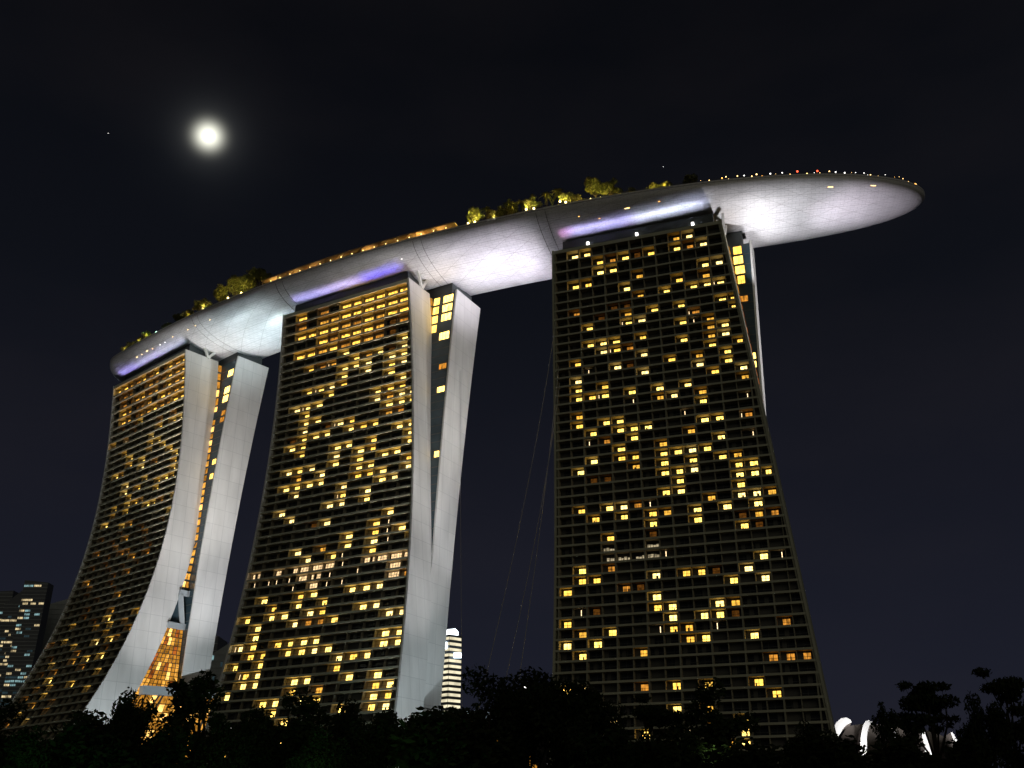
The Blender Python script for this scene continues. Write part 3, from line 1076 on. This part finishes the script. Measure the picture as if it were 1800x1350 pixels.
# ------------------------------------------------------------------ trees
def tree_mesh(rg, h, spread, kind, nl, leaf, lm_name, bark='bark'):
    """returns (trunk MB, crown MB) round the origin"""
    tr, cr_ = MB(), MB()
    clumps = []
    if kind == 'palm':
        pts = [(0.25 * math.sin(i * .5) * i / 6, 0.1 * i / 6, h * .82 * i / 6) for i in range(7)]
        tr.tube(pts, [.26 - .02 * i for i in range(7)], bark, 6)
        top = Vector(pts[-1])
        for i in range(17):
            a = 2 * math.pi * i / 17 + rg.uniform(-.2, .2)
            el = rg.uniform(-.1, 1.1)
            ln = spread * rg.uniform(.8, 1.1)
            prev = top
            for s in range(1, 8):
                q = s / 7
                p = top + Vector((math.cos(a) * math.cos(el) * ln * q, math.sin(a) * math.cos(el) * ln * q, math.sin(el) * ln * q - ln * .75 * q * q))
                side = Vector((-math.sin(a), math.cos(a), 0))
                w = .55 * (1 - q) + .12
                for sg in (-1, 1):
                    cr_.face([prev, p, p + side * sg * w + Vector((0, 0, -.25 * w)), prev + side * sg * w + Vector((0, 0, -.25 * w))], lm_name)
                prev = p
        return tr, cr_
    # trunk and limbs
    lean = Vector((rg.uniform(-.06, .06) * h, rg.uniform(-.06, .06) * h, 0))
    fork = h * {'broad': .32, 'slender': .30, 'flat': .5, 'bush': .12}[kind]
    r0 = .022 * h + .05
    tr.tube([(0, 0, 0), lean * .3 + Vector((0, 0, fork * .5)), lean * .6 + Vector((0, 0, fork))], [r0 * 1.25, r0, r0 * .85], bark, 7)
    base = lean * .6 + Vector((0, 0, fork))
    nlimb = {'broad': 9, 'slender': 8, 'flat': 8, 'bush': 8}[kind]
    for i in range(nlimb):
        a = 2 * math.pi * i / nlimb + rg.uniform(-.4, .4)
        if kind == 'broad':
            rad, zz = spread * rg.uniform(.25, .8), h * rg.uniform(.55, .95)
        elif kind == 'slender':
            rad, zz = spread * rg.uniform(.15, .8), h * rg.uniform(.40, .97)
        elif kind == 'flat':
            rad, zz = spread * rg.uniform(.25, .9), h * rg.choice([rg.uniform(.62, .70), rg.uniform(.88, .95)])
        else:
            rad, zz = spread * rg.uniform(.1, .8), h * rg.uniform(.3, .9)
        if i == 0:
            rad, zz = spread * .08, h * .97
        end = base + Vector((math.cos(a) * rad, math.sin(a) * rad, zz - fork))
        mid = base.lerp(end, .5) + Vector((rg.uniform(-.08, .08) * h, rg.uniform(-.08, .08) * h, .05 * h))
        tr.tube([base, mid, end], [r0 * .6, r0 * .35, r0 * .1], bark, 5)
        clumps.append((end, spread * rg.uniform(.26, .42)))
        for s in range(3):
            sub = mid.lerp(end, rg.uniform(.1, 1)) + Vector((rg.uniform(-.33, .33) * spread, rg.uniform(-.33, .33) * spread, rg.uniform(-.10, .14) * h))
            tr.tube([mid.lerp(end, .3), sub], [r0 * .22, r0 * .05], bark, 4)
            clumps.append((sub, spread * rg.uniform(.16, .32)))
    flat = {'broad': .8, 'slender': .9, 'flat': .30, 'bush': .9}[kind]
    tot = sum(c[1] ** 2 for c in clumps)
    for c, r in clumps:
        for _ in range(int(nl * r * r / tot)):
            d = Vector((rg.gauss(0, 1), rg.gauss(0, 1), rg.gauss(0, 1))).normalized() * r * rg.random() ** .45
            d.z *= flat
            p = c + d
            if p.z < .2:
                continue
            s = leaf * rg.uniform(.6, 1.3)
            x = Vector((rg.gauss(0, 1), rg.gauss(0, 1), rg.gauss(0, .6))).normalized()
            y = x.cross(Vector((rg.gauss(0, 1), rg.gauss(0, 1), rg.gauss(0, 1)))).normalized()
            cr_.face([p - x * s, p + y * s * .42 - x * s * .1, p + x * s, p - y * s * .42 - x * s * .1], lm_name)
    return tr, cr_


def tree_at(proto, loc, scale, rz, label, group, name='tree'):
    root = thing(name, label, 'tree', loc, group)
    root.rotation_euler = (0, 0, rz)
    root.scale = (scale[0], scale[0], scale[1])
    for n_, me in (('trunk', proto[0]), ('crown', proto[1])):
        o = bpy.data.objects.new(n_, me)
        COL.objects.link(o)
        o.parent = root
    return root


def proto(seed, *a):
    t, c = tree_mesh(random.Random(seed), *a)
    to, co_ = t.build('trunk'), c.build('crown')
    r = (to.data, co_.data)
    bpy.data.objects.remove(to)
    bpy.data.objects.remove(co_)
    return r


PR = {
    'broad': [proto(11 + i, 12, 5.2, 'broad', 9000, .26, 'leaf_dark') for i in range(3)],
    'slender': [proto(31 + i, 12, 3.2, 'slender', 4200, .24, 'leaf') for i in range(2)],
    'flat': [proto(41 + i, 12, 4.6, 'flat', 5200, .26, 'leaf_dark') for i in range(2)],
    'bush': [proto(51 + i, 6, 3.6, 'bush', 5200, .22, 'leaf_dark') for i in range(2)],
    'deck': [proto(61 + i, 9, 4.0, 'broad', 2200, .42, 'leaf_deck') for i in range(3)],
    'palm': [proto(71 + i, 11, 3.6, 'palm', 0, 0, 'leaf_deck') for i in range(2)],
    'shrub': [proto(81 + i, 4, 2.8, 'bush', 1300, .34, 'leaf_deck') for i in range(2)],
}
# garden trees in front: (pixel x of the stem, pixel y of the top, distance, kind, crown width factor, label)
GT = [
    (-20, 1262, 92, 'broad', 1.0, 'dark leafy tree at the foot of the far tower, cut by the picture edge'),
    (62, 1296, 84, 'broad', .9, 'low dark tree below the distant lit office block'),
    (140, 1258, 96, 'slender', 1.25, 'thin-crowned tree before the foot of the flared white leg'),
    (180, 1284, 88, 'bush', 1.2, 'shrubby tree hiding the end of the flared white leg'),
    (228, 1226, 90, 'broad', .55, 'dense tree standing before the amber lit atrium glass'),
    (285, 1300, 82, 'bush', 1.2, 'rounded bush below the amber atrium glass'),
    (360, 1202, 94, 'slender', 1.05, 'tall airy tree between the far tower and the middle tower'),
    (395, 1288, 84, 'broad', .7, 'low tree beside the white park lamp'),
    (455, 1262, 92, 'broad', .8, 'tree with window light shining through its crown'),
    (520, 1226, 96, 'slender', 1.3, 'tall thin tree rising before the middle tower lit rooms'),
    (560, 1290, 82, 'broad', .8, 'low tree under the tall thin one at the middle tower'),
    (618, 1262, 94, 'broad', .8, 'rounded tree left of the white foot of the middle tower'),
    (668, 1272, 90, 'broad', .8, 'dark tree just before the white foot of the middle tower'),
    (728, 1268, 94, 'broad', .62, 'small-leaved tree covering the base of the white end wall'),
    (778, 1275, 84, 'bush', 1.3, 'bush below the bright white distant tower'),
    (800, 1262, 100, 'slender', 1.1, 'slim tree by the grey podium of the middle tower'),
    (868, 1212, 92, 'broad', .78, 'big dark tree at the foot of the hanging cables'),
    (925, 1200, 98, 'broad', .8, 'tallest dark tree, near the small white light between the towers'),
    (985, 1206, 90, 'broad', .85, 'big dark tree at the bottom edge of the face-on tower'),
    (1040, 1236, 86, 'broad', .7, 'dark tree overlapping the first lit rooms of the face-on tower'),
    (1085, 1304, 80, 'bush', 1.2, 'low bush before the face-on tower'),
    (1140, 1242, 96, 'flat', .8, 'umbrella-shaped tree before the face-on tower'),
    (1190, 1312, 82, 'bush', 1.2, 'low bush between the umbrella tree and the slim tall one'),
    (1252, 1206, 92, 'slender', 1.0, 'slim tree with bare forked stem before lit rooms'),
    (1320, 1318, 80, 'bush', 1.3, 'flat dark bush below the lit rooms in pairs'),
    (1415, 1288, 90, 'broad', .72, 'round dark tree at the bottom corner of the face-on tower'),
    (1462, 1318, 84, 'bush', 1.2, 'low bush before the first glowing petal'),
    (1550, 1254, 92, 'slender', .5, 'small spiky tree between the glowing petals'),
    (1595, 1318, 84, 'bush', 1.3, 'low bush under the glowing petals'),
    (1626, 1208, 96, 'flat', .62, 'layered flat-topped tree beside the glowing petals'),
    (1706, 1232, 92, 'broad', .5, 'dark tree between the two layered ones'),
    (1762, 1194, 100, 'flat', .62, 'tall layered tree near the picture edge'),
    (1822, 1262, 92, 'broad', .7, 'dark tree cut by the right picture edge'),
]
rg = random.Random(3)
cnt = {}
for px, py, Y, kind, wf_, label in GT:
    top = at(px, py, Y)
    hgt = top.z
    ref = {'broad': 12, 'slender': 12, 'flat': 12, 'bush': 6}[kind]
    i = cnt.get(kind, 0)
    cnt[kind] = i + 1
    pr = PR[kind][i % len(PR[kind])]
    sz = hgt / (ref * 1.0)
    tree_at(pr, (top.x, Y, 0), (sz * wf_, sz), rg.uniform(0, 6.28), label, 'garden trees along the bottom of the view')

# park lamps glimpsed between the trees
PL = [(407, 1279, 112, 'glow_white', 60, (1, .95, .85), 'park lamp with white globe seen through leaves left of the middle tower'),
      (422, 1331, 100, 'glow_lamp', 45, (1, .8, .5), 'park lamp with warm globe low in the trees'),
      (1669, 1340, 110, 'glow_white', 20, (1, .95, .9), 'park lamp with white globe under the glowing petals'),
      (1774, 1339, 110, 'glow_orange', 70, (1, .6, .2), 'park lamp with orange globe at the right'),
      (762, 1268, 140, 'glow_warm', 60, (1, .8, .5), 'park lamp with pale globe beside the white end wall'),
      (585, 1345, 104, 'glow_lamp', 60, (.8, 1, .3), 'park lamp with yellow globe below the middle tower')]
EXTRA = [(468, 1296, 'glow_warm'), (505, 1318, 'glow_white'), (596, 1322, 'glow_lamp'), (640, 1334, 'glow_warm'), (965, 1290, 'glow_white'), (978, 1322, 'glow_lamp'), (1012, 1306, 'glow_warm'), (1185, 1338, 'glow_orange'), (60, 1330, 'glow_warm'), (118, 1338, 'glow_orange')]
for px, py, m in EXTRA:
    PL.append((px, py, 118, m, 30, (1, .8, .5), 'tiny lamp glinting behind the ' + min(GT, key=lambda d_: abs(d_[0] - px))[5].split(',')[0]))
for px, py, Y, m, pw, c, label in PL:
    p = at(px, py, Y)
    r = thing('park_lamp', label, 'street lamp', (p.x, p.y, 0), 'park lamps among the trees')
    a = MB(r.location)
    a.tube([(p.x, p.y, 0), (p.x, p.y, p.z - .2)], [.09, .06], 'pole', 6)
    a.build('pole', r)
    b = MB(r.location)
    b.ball(p, .10, m, 8)
    b.build('globe', r)
    bulb(p + Vector((0, 0, .7)), pw * .5, c)
# coloured garden uplights on foliage
for px, py, Y, pw, c in ((20, 1340, 76, 240, (.15, 1, .3)), (530, 1350, 72, 260, (.15, 1, .3)), (470, 1345, 74, 120, (.2, 1, .4)), (610, 1345, 76, 110, (.6, 1, .3)), (1250, 1320, 80, 50, (.7, 1, .4))):
    p = at(px, py, Y)
    bulb(p, pw, c)

# trees and shrubs planted on the sky deck: (deck position, metres from the edge, kind, height, label)
DT = [(-128, 3.5, 'shrub', 3.0, 'lit shrub at the blunt end of the sky deck'), (-122, 3.5, 'shrub', 3.2, 'second shrub from the blunt end of the sky deck'),
      (-116, 4, 'shrub', 3.4, 'golden shrub in the row at the blunt end'), (-110, 4, 'shrub', 3.6, 'golden shrub just before the greenish globe lamp'),
      (-96, 5, 'shrub', 3.6, 'dark shrub after the greenish globe lamp'), (-89, 6, 'deck', 5.5, 'dark small tree on the deck above the far tower end'),
      (-82, 5, 'shrub', 4.4, 'bushy shrub on the deck above the flared leg'), (-76, 6, 'deck', 6.8, 'low spreading tree on the deck above the first gap'),
      (-70, 4, 'shrub', 4.2, 'golden shrub on the deck above the first gap'), (-64, 6, 'deck', 8.6, 'dark round tree behind the golden lamp on the deck'),
      (-58, 5, 'palm', 8.0, 'palm with a lit stem on the deck above the first gap'), (-54, 6, 'deck', 9.0, 'tree lit golden from below beside the lit palm'),
      (-47, 6, 'deck', 8.0, 'leafy tree on the deck before the pavilion'), (-41, 7, 'deck', 9.4, 'tall dark tree next to the pavilion end'),
      (59.5, 4.5, 'deck', 7.6, 'bright golden tree just after the pavilion'), (64, 7, 'palm', 9.4, 'dark palm behind the bright golden tree'),
      (67.5, 4.5, 'shrub', 4.6, 'planted shrub over a pale tray at the deck edge'), (72, 8, 'deck', 8.6, 'dark round tree above the second gap'),
      (77, 7, 'palm', 9.6, 'palm over the second gap'), (81.5, 5, 'deck', 7.2, 'green lit tree by twin lamps on the deck'),
      (87, 6, 'palm', 10.2, 'palm with a pale straight stem on the deck'), (91, 7.5, 'palm', 11.0, 'tallest palm of the deck row'),
      (94.5, 5, 'deck', 6.8, 'golden tree by the twin lamps after the tall palm'), (99, 4.5, 'shrub', 4.0, 'low shrub before the bright rounded tree'),
      (105, 5.5, 'deck', 9.6, 'large rounded tree lit gold on its near side'), (110, 6, 'deck', 8.0, 'green tree beside the large rounded one'),
      (118, 6, 'shrub', 4.0, 'dim shrub above the face-on tower'), (126, 6, 'shrub', 4.6, 'green and gold shrub above the face-on tower'),
      (130, 5, 'shrub', 4.2, 'golden shrub near the prow lamps'), (138, 7, 'deck', 6.4, 'dark tree closing the planted row near the prow')]
for n_, (t, o, kind, h, label) in enumerate(DT):
    ref = {'deck': 9, 'palm': 11, 'shrub': 4}[kind]
    h *= 1.15 if t > 0 else 1.4
    p = deck_pt(t, o * .7, 0)
    nm = {'deck': 'tree', 'palm': 'palm_tree', 'shrub': 'shrub'}[kind]
    tree_at(PR[kind][n_ % len(PR[kind])], p, (h / ref, h / ref), rg.uniform(0, 6.28), label, 'planting on the sky deck', nm)
# garden lamps on the deck
USED = set()
DL = [(-127, 2.2, .5, 90), (-121, 2.2, .5, 130), (-115, 2.2, .5, 150), (-109, 2.3, .6, 150), (-80, 3, .6, 90), (-70.5, 2.6, 1.4, 420), (-62, 3, .7, 120), (-55.5, 3.0, 1.5, 620), (-53, 3, .8, 200), (-48, 3.4, 1.5, 500), (-44, 3, .7, 160),
      (58.0, 2.6, 1.0, 650), (60.5, 3.0, 1.2, 650), (68, 2.5, .9, 160), (80.2, 2.6, 1.6, 560), (83, 2.6, 1.3, 560), (92.6, 2.8, 2.2, 560), (94.6, 2.8, 1.4, 420), (103.5, 3.0, .7, 700), (107, 3.0, .8, 260), (111, 3, .6, 160), (125, 3, .6, 160), (129, 3, .6, 320)]
for t, o, h, pw in DL:
    p = deck_pt(t, o * .55, 0)
    near = min(DT, key=lambda d_: abs(d_[0] - t))[4]
    lab = 'golden lamp beside the ' + near
    while lab in USED:
        lab = 'second ' + lab
    USED.add(lab)
    r = thing('garden_lamp', lab, 'garden lamp', p, 'garden lamps on the sky deck')
    a = MB(p)
    a.bar(p, p + Vector((0, 0, h + .9)), .08, .08, 'pole', up=(0, 1, 0))
    a.build('pole', r)
    b = MB(p)
    b.ball(p + Vector((0, 0, h + 1.1)), (.40 if pw > 400 else .22), 'glow_lamp', 8)
    b.build('globe', r)
    bulb(p + Vector((0, 0, h + 2.2)), pw * 2.4, (1, .80, .20))
p = deck_pt(-103, 2.5, 0)
r = thing('globe_lamp', 'large greenish white globe lamp on the deck above the far tower', 'lamp', p)
a = MB(p)
a.bar(p, p + Vector((0, 0, 1.4)), .1, .1, 'pole', up=(0, 1, 0))
a.build('pole', r)
b = MB(p)
b.ball(p + Vector((0, 0, 2.3)), .95, 'glow_green', 10)
b.build('globe', r)
bulb(p + Vector((0, 0, 3.8)), 900, (.4, 1, .7))
# pale planter trays on the edge
for t in (67.5, 78.5, 88.5, 99.0):
    p = deck_pt(t, .6, .1)
    m_ = MB(p)
    m_.hexa([deck_pt(x, o, z) for z in (0.1, .8) for x, o in ((t - 1.6, -.3), (t + 1.6, -.3), (t + 1.9, 1.6), (t - 1.9, 1.6))], 'white_steel')
    tag(m_.build('planter'), 'pale planter tray under the ' + min(DT, key=lambda d_: abs(d_[0] - t))[4], 'planter', 'planter trays on the deck edge')
    bulb(deck_pt(t, -.1, 2.2), 110, (1, .6, .25))

# ------------------------------------------------------------------ podium buildings
T = TW[0]
base = T.P(80, -2, 0)
pd = thing('atrium_podium', 'amber glass podium with grey roof band between the two white legs of the far tower', 'building', base)
zr = 51.5
ra = MB(base)
u0, u1 = T.ur(zr) - 4, T.uw(zr) + 12
ra.hexa([T.P(u, v, z) for z in (zr - 1.6, zr + 1.6) for u, v in ((u0, T.f(zr) - T.d(zr) - .5), (T.ur(zr) + 3.0, T.f(zr) - T.d(zr) - 1.5), (u1, -T.g(zr) - 12), (u0, -T.g(zr) - 12))], 'grey_panel')
ra.build('roof_band', pd)
gm, gf = MB(base), MB(base)
A0, A1 = T.P(T.ur(zr) + 2.0, T.f(zr) - T.d(zr) - 1.5, zr - 1.6), T.P(u1 - 2, -T.g(zr) - 10, zr - 1.6)
B0, B1 = T.P(T.ur(5) + 4, T.f(5) - T.d(5) - 2, 5), T.P(u1 + 16, -T.g(zr) - 8, 5)
NX, NZ = 14, 14
for i in range(NX):
    for j in range(NZ):
        P4 = []
        for a, b in ((i + .05, j + .06), (i + .95, j + .06), (i + .95, j + .94), (i + .05, j + .94)):
            s, q = a / NX, b / NZ
            P4.append(B0.lerp(B1, s).lerp(A0.lerp(A1, s), q))
        x = rnd.random()
        gm.face(P4, 'amber_0' if x < .62 else 'amber_1' if x < .9 else 'amber_2')
gm.build('glass_wall', pd)
back = MB(base)
off = T.P(-.6, 0, 0) - T.P(0, 0, 0)
back.face([B0 + off, B1 + off, A1 + off, A0 + off], 'frame')
back.build('backing', pd)
for s0, s1 in ((.22, .05), (.27, .16), (.55, .30), (.62, .42), (.9, .66)):
    gf.bar(A0.lerp(A1, s0) - off * 1.2, B0.lerp(B1, s1) - off * 1.2, .5, .5, 'frame')
gf.build('brace', pd)

T = TW[1]
zr = 36.5
base = T.P(90, -5, 0)
pd = thing('glass_podium', 'low grey podium with amber glass behind the trees between middle and face-on towers', 'building', base)
ra = MB(base)
ra.hexa([T.P(u, v, z) for z in (zr - 5.5, zr) for u, v in ((T.ur(zr) - 3, T.f(zr) - T.d(zr) - .2), (T.ur(zr) + 40, T.f(zr) - T.d(zr) - 3), (T.ur(zr) + 40, -40), (T.ur(zr) - 3, -40))], 'grey_panel')
ra.build('roof_band', pd)
gm = MB(base)
for i in range(20):
    for j in range(5):
        a, b = T.ur(zr) - 2 + 2.1 * i, T.ur(zr) - 2 + 2.1 * i + 1.9
        za, zb = 6 + j * 4.9, 6 + j * 4.9 + 4.5
        v = T.f(zr) - T.d(zr) - 2.6
        gm.face([T.P(a, v, za), T.P(b, v, za), T.P(b, v, zb), T.P(a, v, zb)], 'amber_2' if rnd.random() < .4 and i < 6 else 'amber_0' if rnd.random() < .3 else 'blue_glass')
gm.build('glass_wall', pd)
core = MB(base)
core.hexa([T.P(u, v, z) for z in (0, zr - 5.5) for u, v in ((T.ur(zr) - 2.8, T.f(zr) - T.d(zr) - 2.8), (T.ur(zr) + 39, T.f(zr) - T.d(zr) - 2.8), (T.ur(zr) + 39, -39), (T.ur(zr) - 2.8, -39))], 'frame', ('s0', 's1', 's2', 's3'))
core.build('core', pd)

# ------------------------------------------------------------------ far office towers
def office(name, label, x0, x1, ytop, Y, depth, floors, cols, seed, lit, slant=0.0, group='office towers far behind', shade='far_wall', cool=.4, side=0.35):
    rg_ = random.Random(seed)
    A, B = at(x0, ytop, Y), at(x1, ytop + slant, Y)
    h1, h2 = A.z, B.z
    base_ = Vector(((A.x + B.x) / 2, Y, 0))
    root = thing(name, label, 'building', base_, group)
    b_ = MB(base_)
    p = [Vector((A.x, Y, 0)), Vector((B.x, Y, 0)), Vector((B.x, Y + depth, 0)), Vector((A.x, Y + depth, 0)),
         Vector((A.x, Y, h1)), Vector((B.x, Y, h2)), Vector((B.x, Y + depth, h2)), Vector((A.x, Y + depth, h1))]
    b_.hexa(p, shade)
    b_.build('wall', root)
    sl = MB(base_)
    parts = []
    for k in range(floors):
        q0, q1 = k / floors, (k + 1) / floors
        sl.hexa([Vector((X_ + dx, Y + dy, Z_)) for Z_ in (h1 * q1 - .5, h1 * q1) for X_, dx, dy in ((A.x, -.2, -.45), (B.x, .2, -.45), (B.x, .2, .1), (A.x, -.2, .1))], 'grey_panel') if h1 * q1 <= min(h1, h2) + .1 else None
        row = rg_.random()
        c = 0
        while c < cols:
            n_ = rg_.randint(1, 3) if row < .7 else rg_.randint(2, 6)
            if rg_.random() < lit * (0.15 + 1.7 * row):
                parts.append((c, min(c + n_, cols), q0, q1))
            c += n_
    sl.build('floor_band', root)
    parts.sort(key=lambda x: -(x[1] - x[0]))
    rest = MB(base_)
    for i, (c0, c1, q0, q1) in enumerate(parts):
        a, b = A.x + (B.x - A.x) * (c0 / cols) + .3, A.x + (B.x - A.x) * (c1 / cols) - .3
        za, zb = h1 * q0 + .5, h1 * q1 - 1.0
        if zb > min(h1, h2):
            continue
        m = 'office_cool' if rg_.random() < cool else 'office_warm'
        if rg_.random() < .3:
            m = 'office_dim'
        w_ = MB(base_)
        n_ = max(1, c1 - c0)
        for s in range(n_):
            x0_ = a + (b - a) * s / n_ + .12
            x1_ = a + (b - a) * (s + 1) / n_ - .12
            w_.face([(x0_, Y - .2, za), (x1_, Y - .2, za), (x1_, Y - .2, zb), (x0_, Y - .2, zb)], m)
        w_.build('window', root)
        if i > 98:
            break
    return root, A, B


office('office_tower', 'dark office tower with blue lit rows at the very edge of the picture', -60, 24, 1042, 930, 40, 62, 18, 1, .40, -4, cool=.55)
office('office_tower', 'tallest far office tower with yellow and cyan lit floors beside the far hotel tower', 44, 85, 1020, 900, 12, 66, 12, 2, .85, 4, cool=.5)
office('office_tower', 'lower wing with thin bright window lines in front of the tallest far office tower', 8, 44, 1062, 905, 40, 60, 12, 7, .25, -28, cool=.2)
office('office_tower', 'pale banded office tower half hidden by the far hotel tower', 86, 150, 1062, 960, 40, 44, 10, 3, .02, -18, shade='grey_panel')
office('office_tower', 'small pale block between the far and the middle hotel towers', 372, 420, 1150, 800, 40, 26, 8, 4, .10, -30, shade='grey_panel', cool=.5)
office('office_tower', 'dark block with a red lit top behind the pale block', 366, 384, 1118, 860, 30, 26, 5, 5, .08)
# the bright banded tower between the middle and the face-on towers
A, B = at(764, 1107, 900), at(812, 1118, 900)
base = Vector(((A.x + B.x) / 2, 900, 0))
bt = thing('bright_tower', 'brightly lit banded tower with glowing white crown beside the middle hotel tower', 'building', base)
mid = at(791, 1118, 900)
w_ = MB(base)
w_.hexa([Vector(p) for p in ((A.x, 904, 0), (mid.x, 892, 0), (B.x, 900, 0), (B.x - 4, 930, 0), (A.x, 904, B.z), (mid.x, 892, B.z), (B.x, 900, B.z), (B.x - 4, 930, B.z))], 'far_wall')
w_.build('wall', bt)
nf = 34
for k in range(nf):
    if k < 6:
        continue
    z0_, z1_ = B.z * k / nf + .4, B.z * k / nf + B.z / nf * .58
    wb = MB(base)
    for (x0_, y0_), (x1_, y1_) in (((A.x, 904), (mid.x, 892)), ((mid.x, 892), (B.x, 900))):
        wb.face([(x0_ + .2, y0_ - .3, z0_), (x1_ - .2, y1_ - .3, z0_), (x1_ - .2, y1_ - .3, z1_), (x0_ + .2, y0_ - .3, z1_)], 'band_light')
    wb.build('window', bt)
cw = MB(base)
zc = at(790, 1107, 900).z
cw.hexa([Vector(p) for p in ((A.x, 905, B.z), (mid.x + 5, 894, B.z), (mid.x + 7, 910, B.z), (A.x, 920, B.z), (A.x, 905, zc), (mid.x + 5, 894, zc), (mid.x + 7, 910, zc), (A.x, 920, zc))], 'crown_light')
cw.build('crown_block', bt)
for x0_, x1_, za, zb in ((778, 786, 1140, 1128), (797, 811, 1156, 1147)):
    sg = MB(base)
    a, b = at(x0_, za, 890), at(x1_, zb, 890)
    sg.hexa([Vector((X_, Y_, Z_)) for Z_ in (a.z, b.z) for X_, Y_ in ((a.x, 891), (b.x, 891), (b.x, 892.5), (a.x, 892.5))], 'screen_light')
    sg.build('light_panel', bt)

# ------------------------------------------------------------------ petal-shaped museum
mc = at(1560, 1322, 520)
base = Vector((mc.x, 540, 0))
mu = thing('petal_museum', 'museum of curved pale petals with floodlit white tips at the right', 'building', base)


def petal(pts_out, pts_in, Y, thick, m_face):
    """a curved petal between two outlines (x, y in the picture's pixels, standing at distance Y), thick metres deep"""
    o_ = [at(x, y, Y) for x, y in pts_out]
    i_ = [at(x, y, Y) for x, y in pts_in]
    pm = MB(base)
    bk = Vector((0.25 * thick, thick, 0))
    for k in range(len(o_) - 1):
        pm.face([o_[k], i_[k], i_[k + 1], o_[k + 1]], m_face)
        pm.face([o_[k], o_[k + 1], o_[k + 1] + bk, o_[k] + bk], 'petal')
        pm.face([i_[k + 1], i_[k], i_[k] + bk, i_[k + 1] + bk], 'petal')
        pm.face([o_[k] + bk, o_[k + 1] + bk, i_[k + 1] + bk, i_[k] + bk], 'petal')
    pm.face([o_[-1], i_[-1], i_[-1] + bk, o_[-1] + bk], 'petal')
    return pm.build('petal', mu)


petal([(1474, 1330), (1466, 1300), (1464, 1282), (1470, 1270), (1478, 1263), (1487, 1261), (1495, 1265)], [(1476, 1330), (1471, 1310), (1475, 1293), (1481, 1282), (1487, 1275), (1492, 1272), (1497, 1270)], 520, 30, 'petal_white')
petal([(1510, 1345), (1512, 1318), (1513, 1295), (1517, 1275), (1522, 1267), (1527, 1266), (1532, 1268)], [(1523, 1345), (1524, 1318), (1524, 1295), (1526, 1281), (1528, 1275), (1531, 1273), (1534, 1274)], 515, 30, 'petal_white')
petal([(1567, 1345), (1568, 1318), (1568, 1295), (1568, 1280), (1570, 1270)], [(1578, 1345), (1577, 1318), (1576, 1295), (1575, 1282), (1573, 1271)], 512, 30, 'petal_white')
petal([(1630, 1345), (1625, 1312), (1621, 1295), (1618, 1280)], [(1646, 1345), (1634, 1312), (1628, 1292), (1621, 1279)], 515, 30, 'petal_white')
petal([(1690, 1345), (1680, 1310), (1674, 1295), (1671, 1288)], [(1706, 1345), (1686, 1308), (1678, 1293), (1674, 1287)], 520, 30, 'petal_white')
bd = MB(base)
prof = [(1470, 1345), (1476, 1300), (1490, 1276), (1520, 1272), (1560, 1274), (1600, 1278), (1640, 1286), (1670, 1300), (1690, 1345)]
fr0 = [at(x, y, 545) for x, y in prof]
for a, b in zip(fr0, fr0[1:]):
    bd.face([Vector((a.x, 545, 0)), Vector((b.x, 545, 0)), b, a], 'petal')
    bd.face([a, b, b + Vector((0, 30, -6)), a + Vector((0, 30, -6))], 'petal')
bd.build('shell_wall', mu)
for px in (1470, 1518, 1572, 1630, 1685):
    a = at(px - 4, 1345, 480)
    spot((a.x, 486, 4), at(px + 2, 1290, 520), 200000, 34, (1, .98, .97), .9, 1)

# ------------------------------------------------------------------ hanging cables between the towers
C = [(TW[2].P(-1.2, -6, ZROOF - 22), at(848, 1215, 150), 6), (TW[2].P(-1.2, -8, ZROOF - 40), at(910, 1210, 150), 4), (TW[2].P(-1.2, -10, ZROOF - 44), at(886, 1205, 160), 6), (TW[1].P(TW[1].uw(170) + 1.2, -20, 165), at(812, 1215, 230), 3)]
for n_, (a, b, sag) in enumerate(C):
    b = Vector(b)
    pts = []
    for i in range(25):
        q = i / 24
        p = a.lerp(b, q)
        p.z -= sag * 4 * q * (1 - q)
        pts.append(p)
    d = (b - a).normalized()
    gnd = b + d * (b.z / -d.z)
    pts.append(Vector((gnd.x, gnd.y, 0)))
    cb = MB(pts[0])
    cb.tube(pts, [0.10 - .055 * i / 25 for i in range(26)], 'steel_cable', 4)
    tag(cb.build('cable'), ['outermost cable hanging from the face-on tower down to the big dark trees', 'cable of the close pair beside the face-on tower reaching furthest right', 'fainter cable of the close pair beside the face-on tower', 'very faint cable beside the rear end wall of the middle tower'][n_], 'cable', 'cables hung between the towers')

# a small lit mast and a star
p = at(925, 1207, 180)
r = thing('lit_mast', 'thin mast with a white light and small orange lights behind the tallest dark tree', 'mast', (p.x, p.y, 0))
a = MB(r.location)
a.tube([(p.x, p.y, 0), (p.x, p.y, p.z)], [.2, .08], 'white_steel', 6)
a.build('mast', r)
b = MB(r.location)
b.ball(p, .42, 'glow_white', 8)
b.build('beacon', r)
for dx, dy in ((-3, 12), (-7, 17), (2, 11)):
    q = at(925 + dx, 1207 + dy, 180)
    b = MB(r.location)
    b.ball(q, .3, 'glow_orange', 6)
    b.build('lamp', r)
for px, py, lab in ((190, 234, 'faint star to the left of the moon'), (1166, 293, 'faint star above the planted sky deck')):
    d = ray(px, py) * 90000
    s = MB(d)
    s.ball(d, 19, 'glow_white', 5)
    tag(s.build('star'), lab, 'star', 'stars in the night sky')
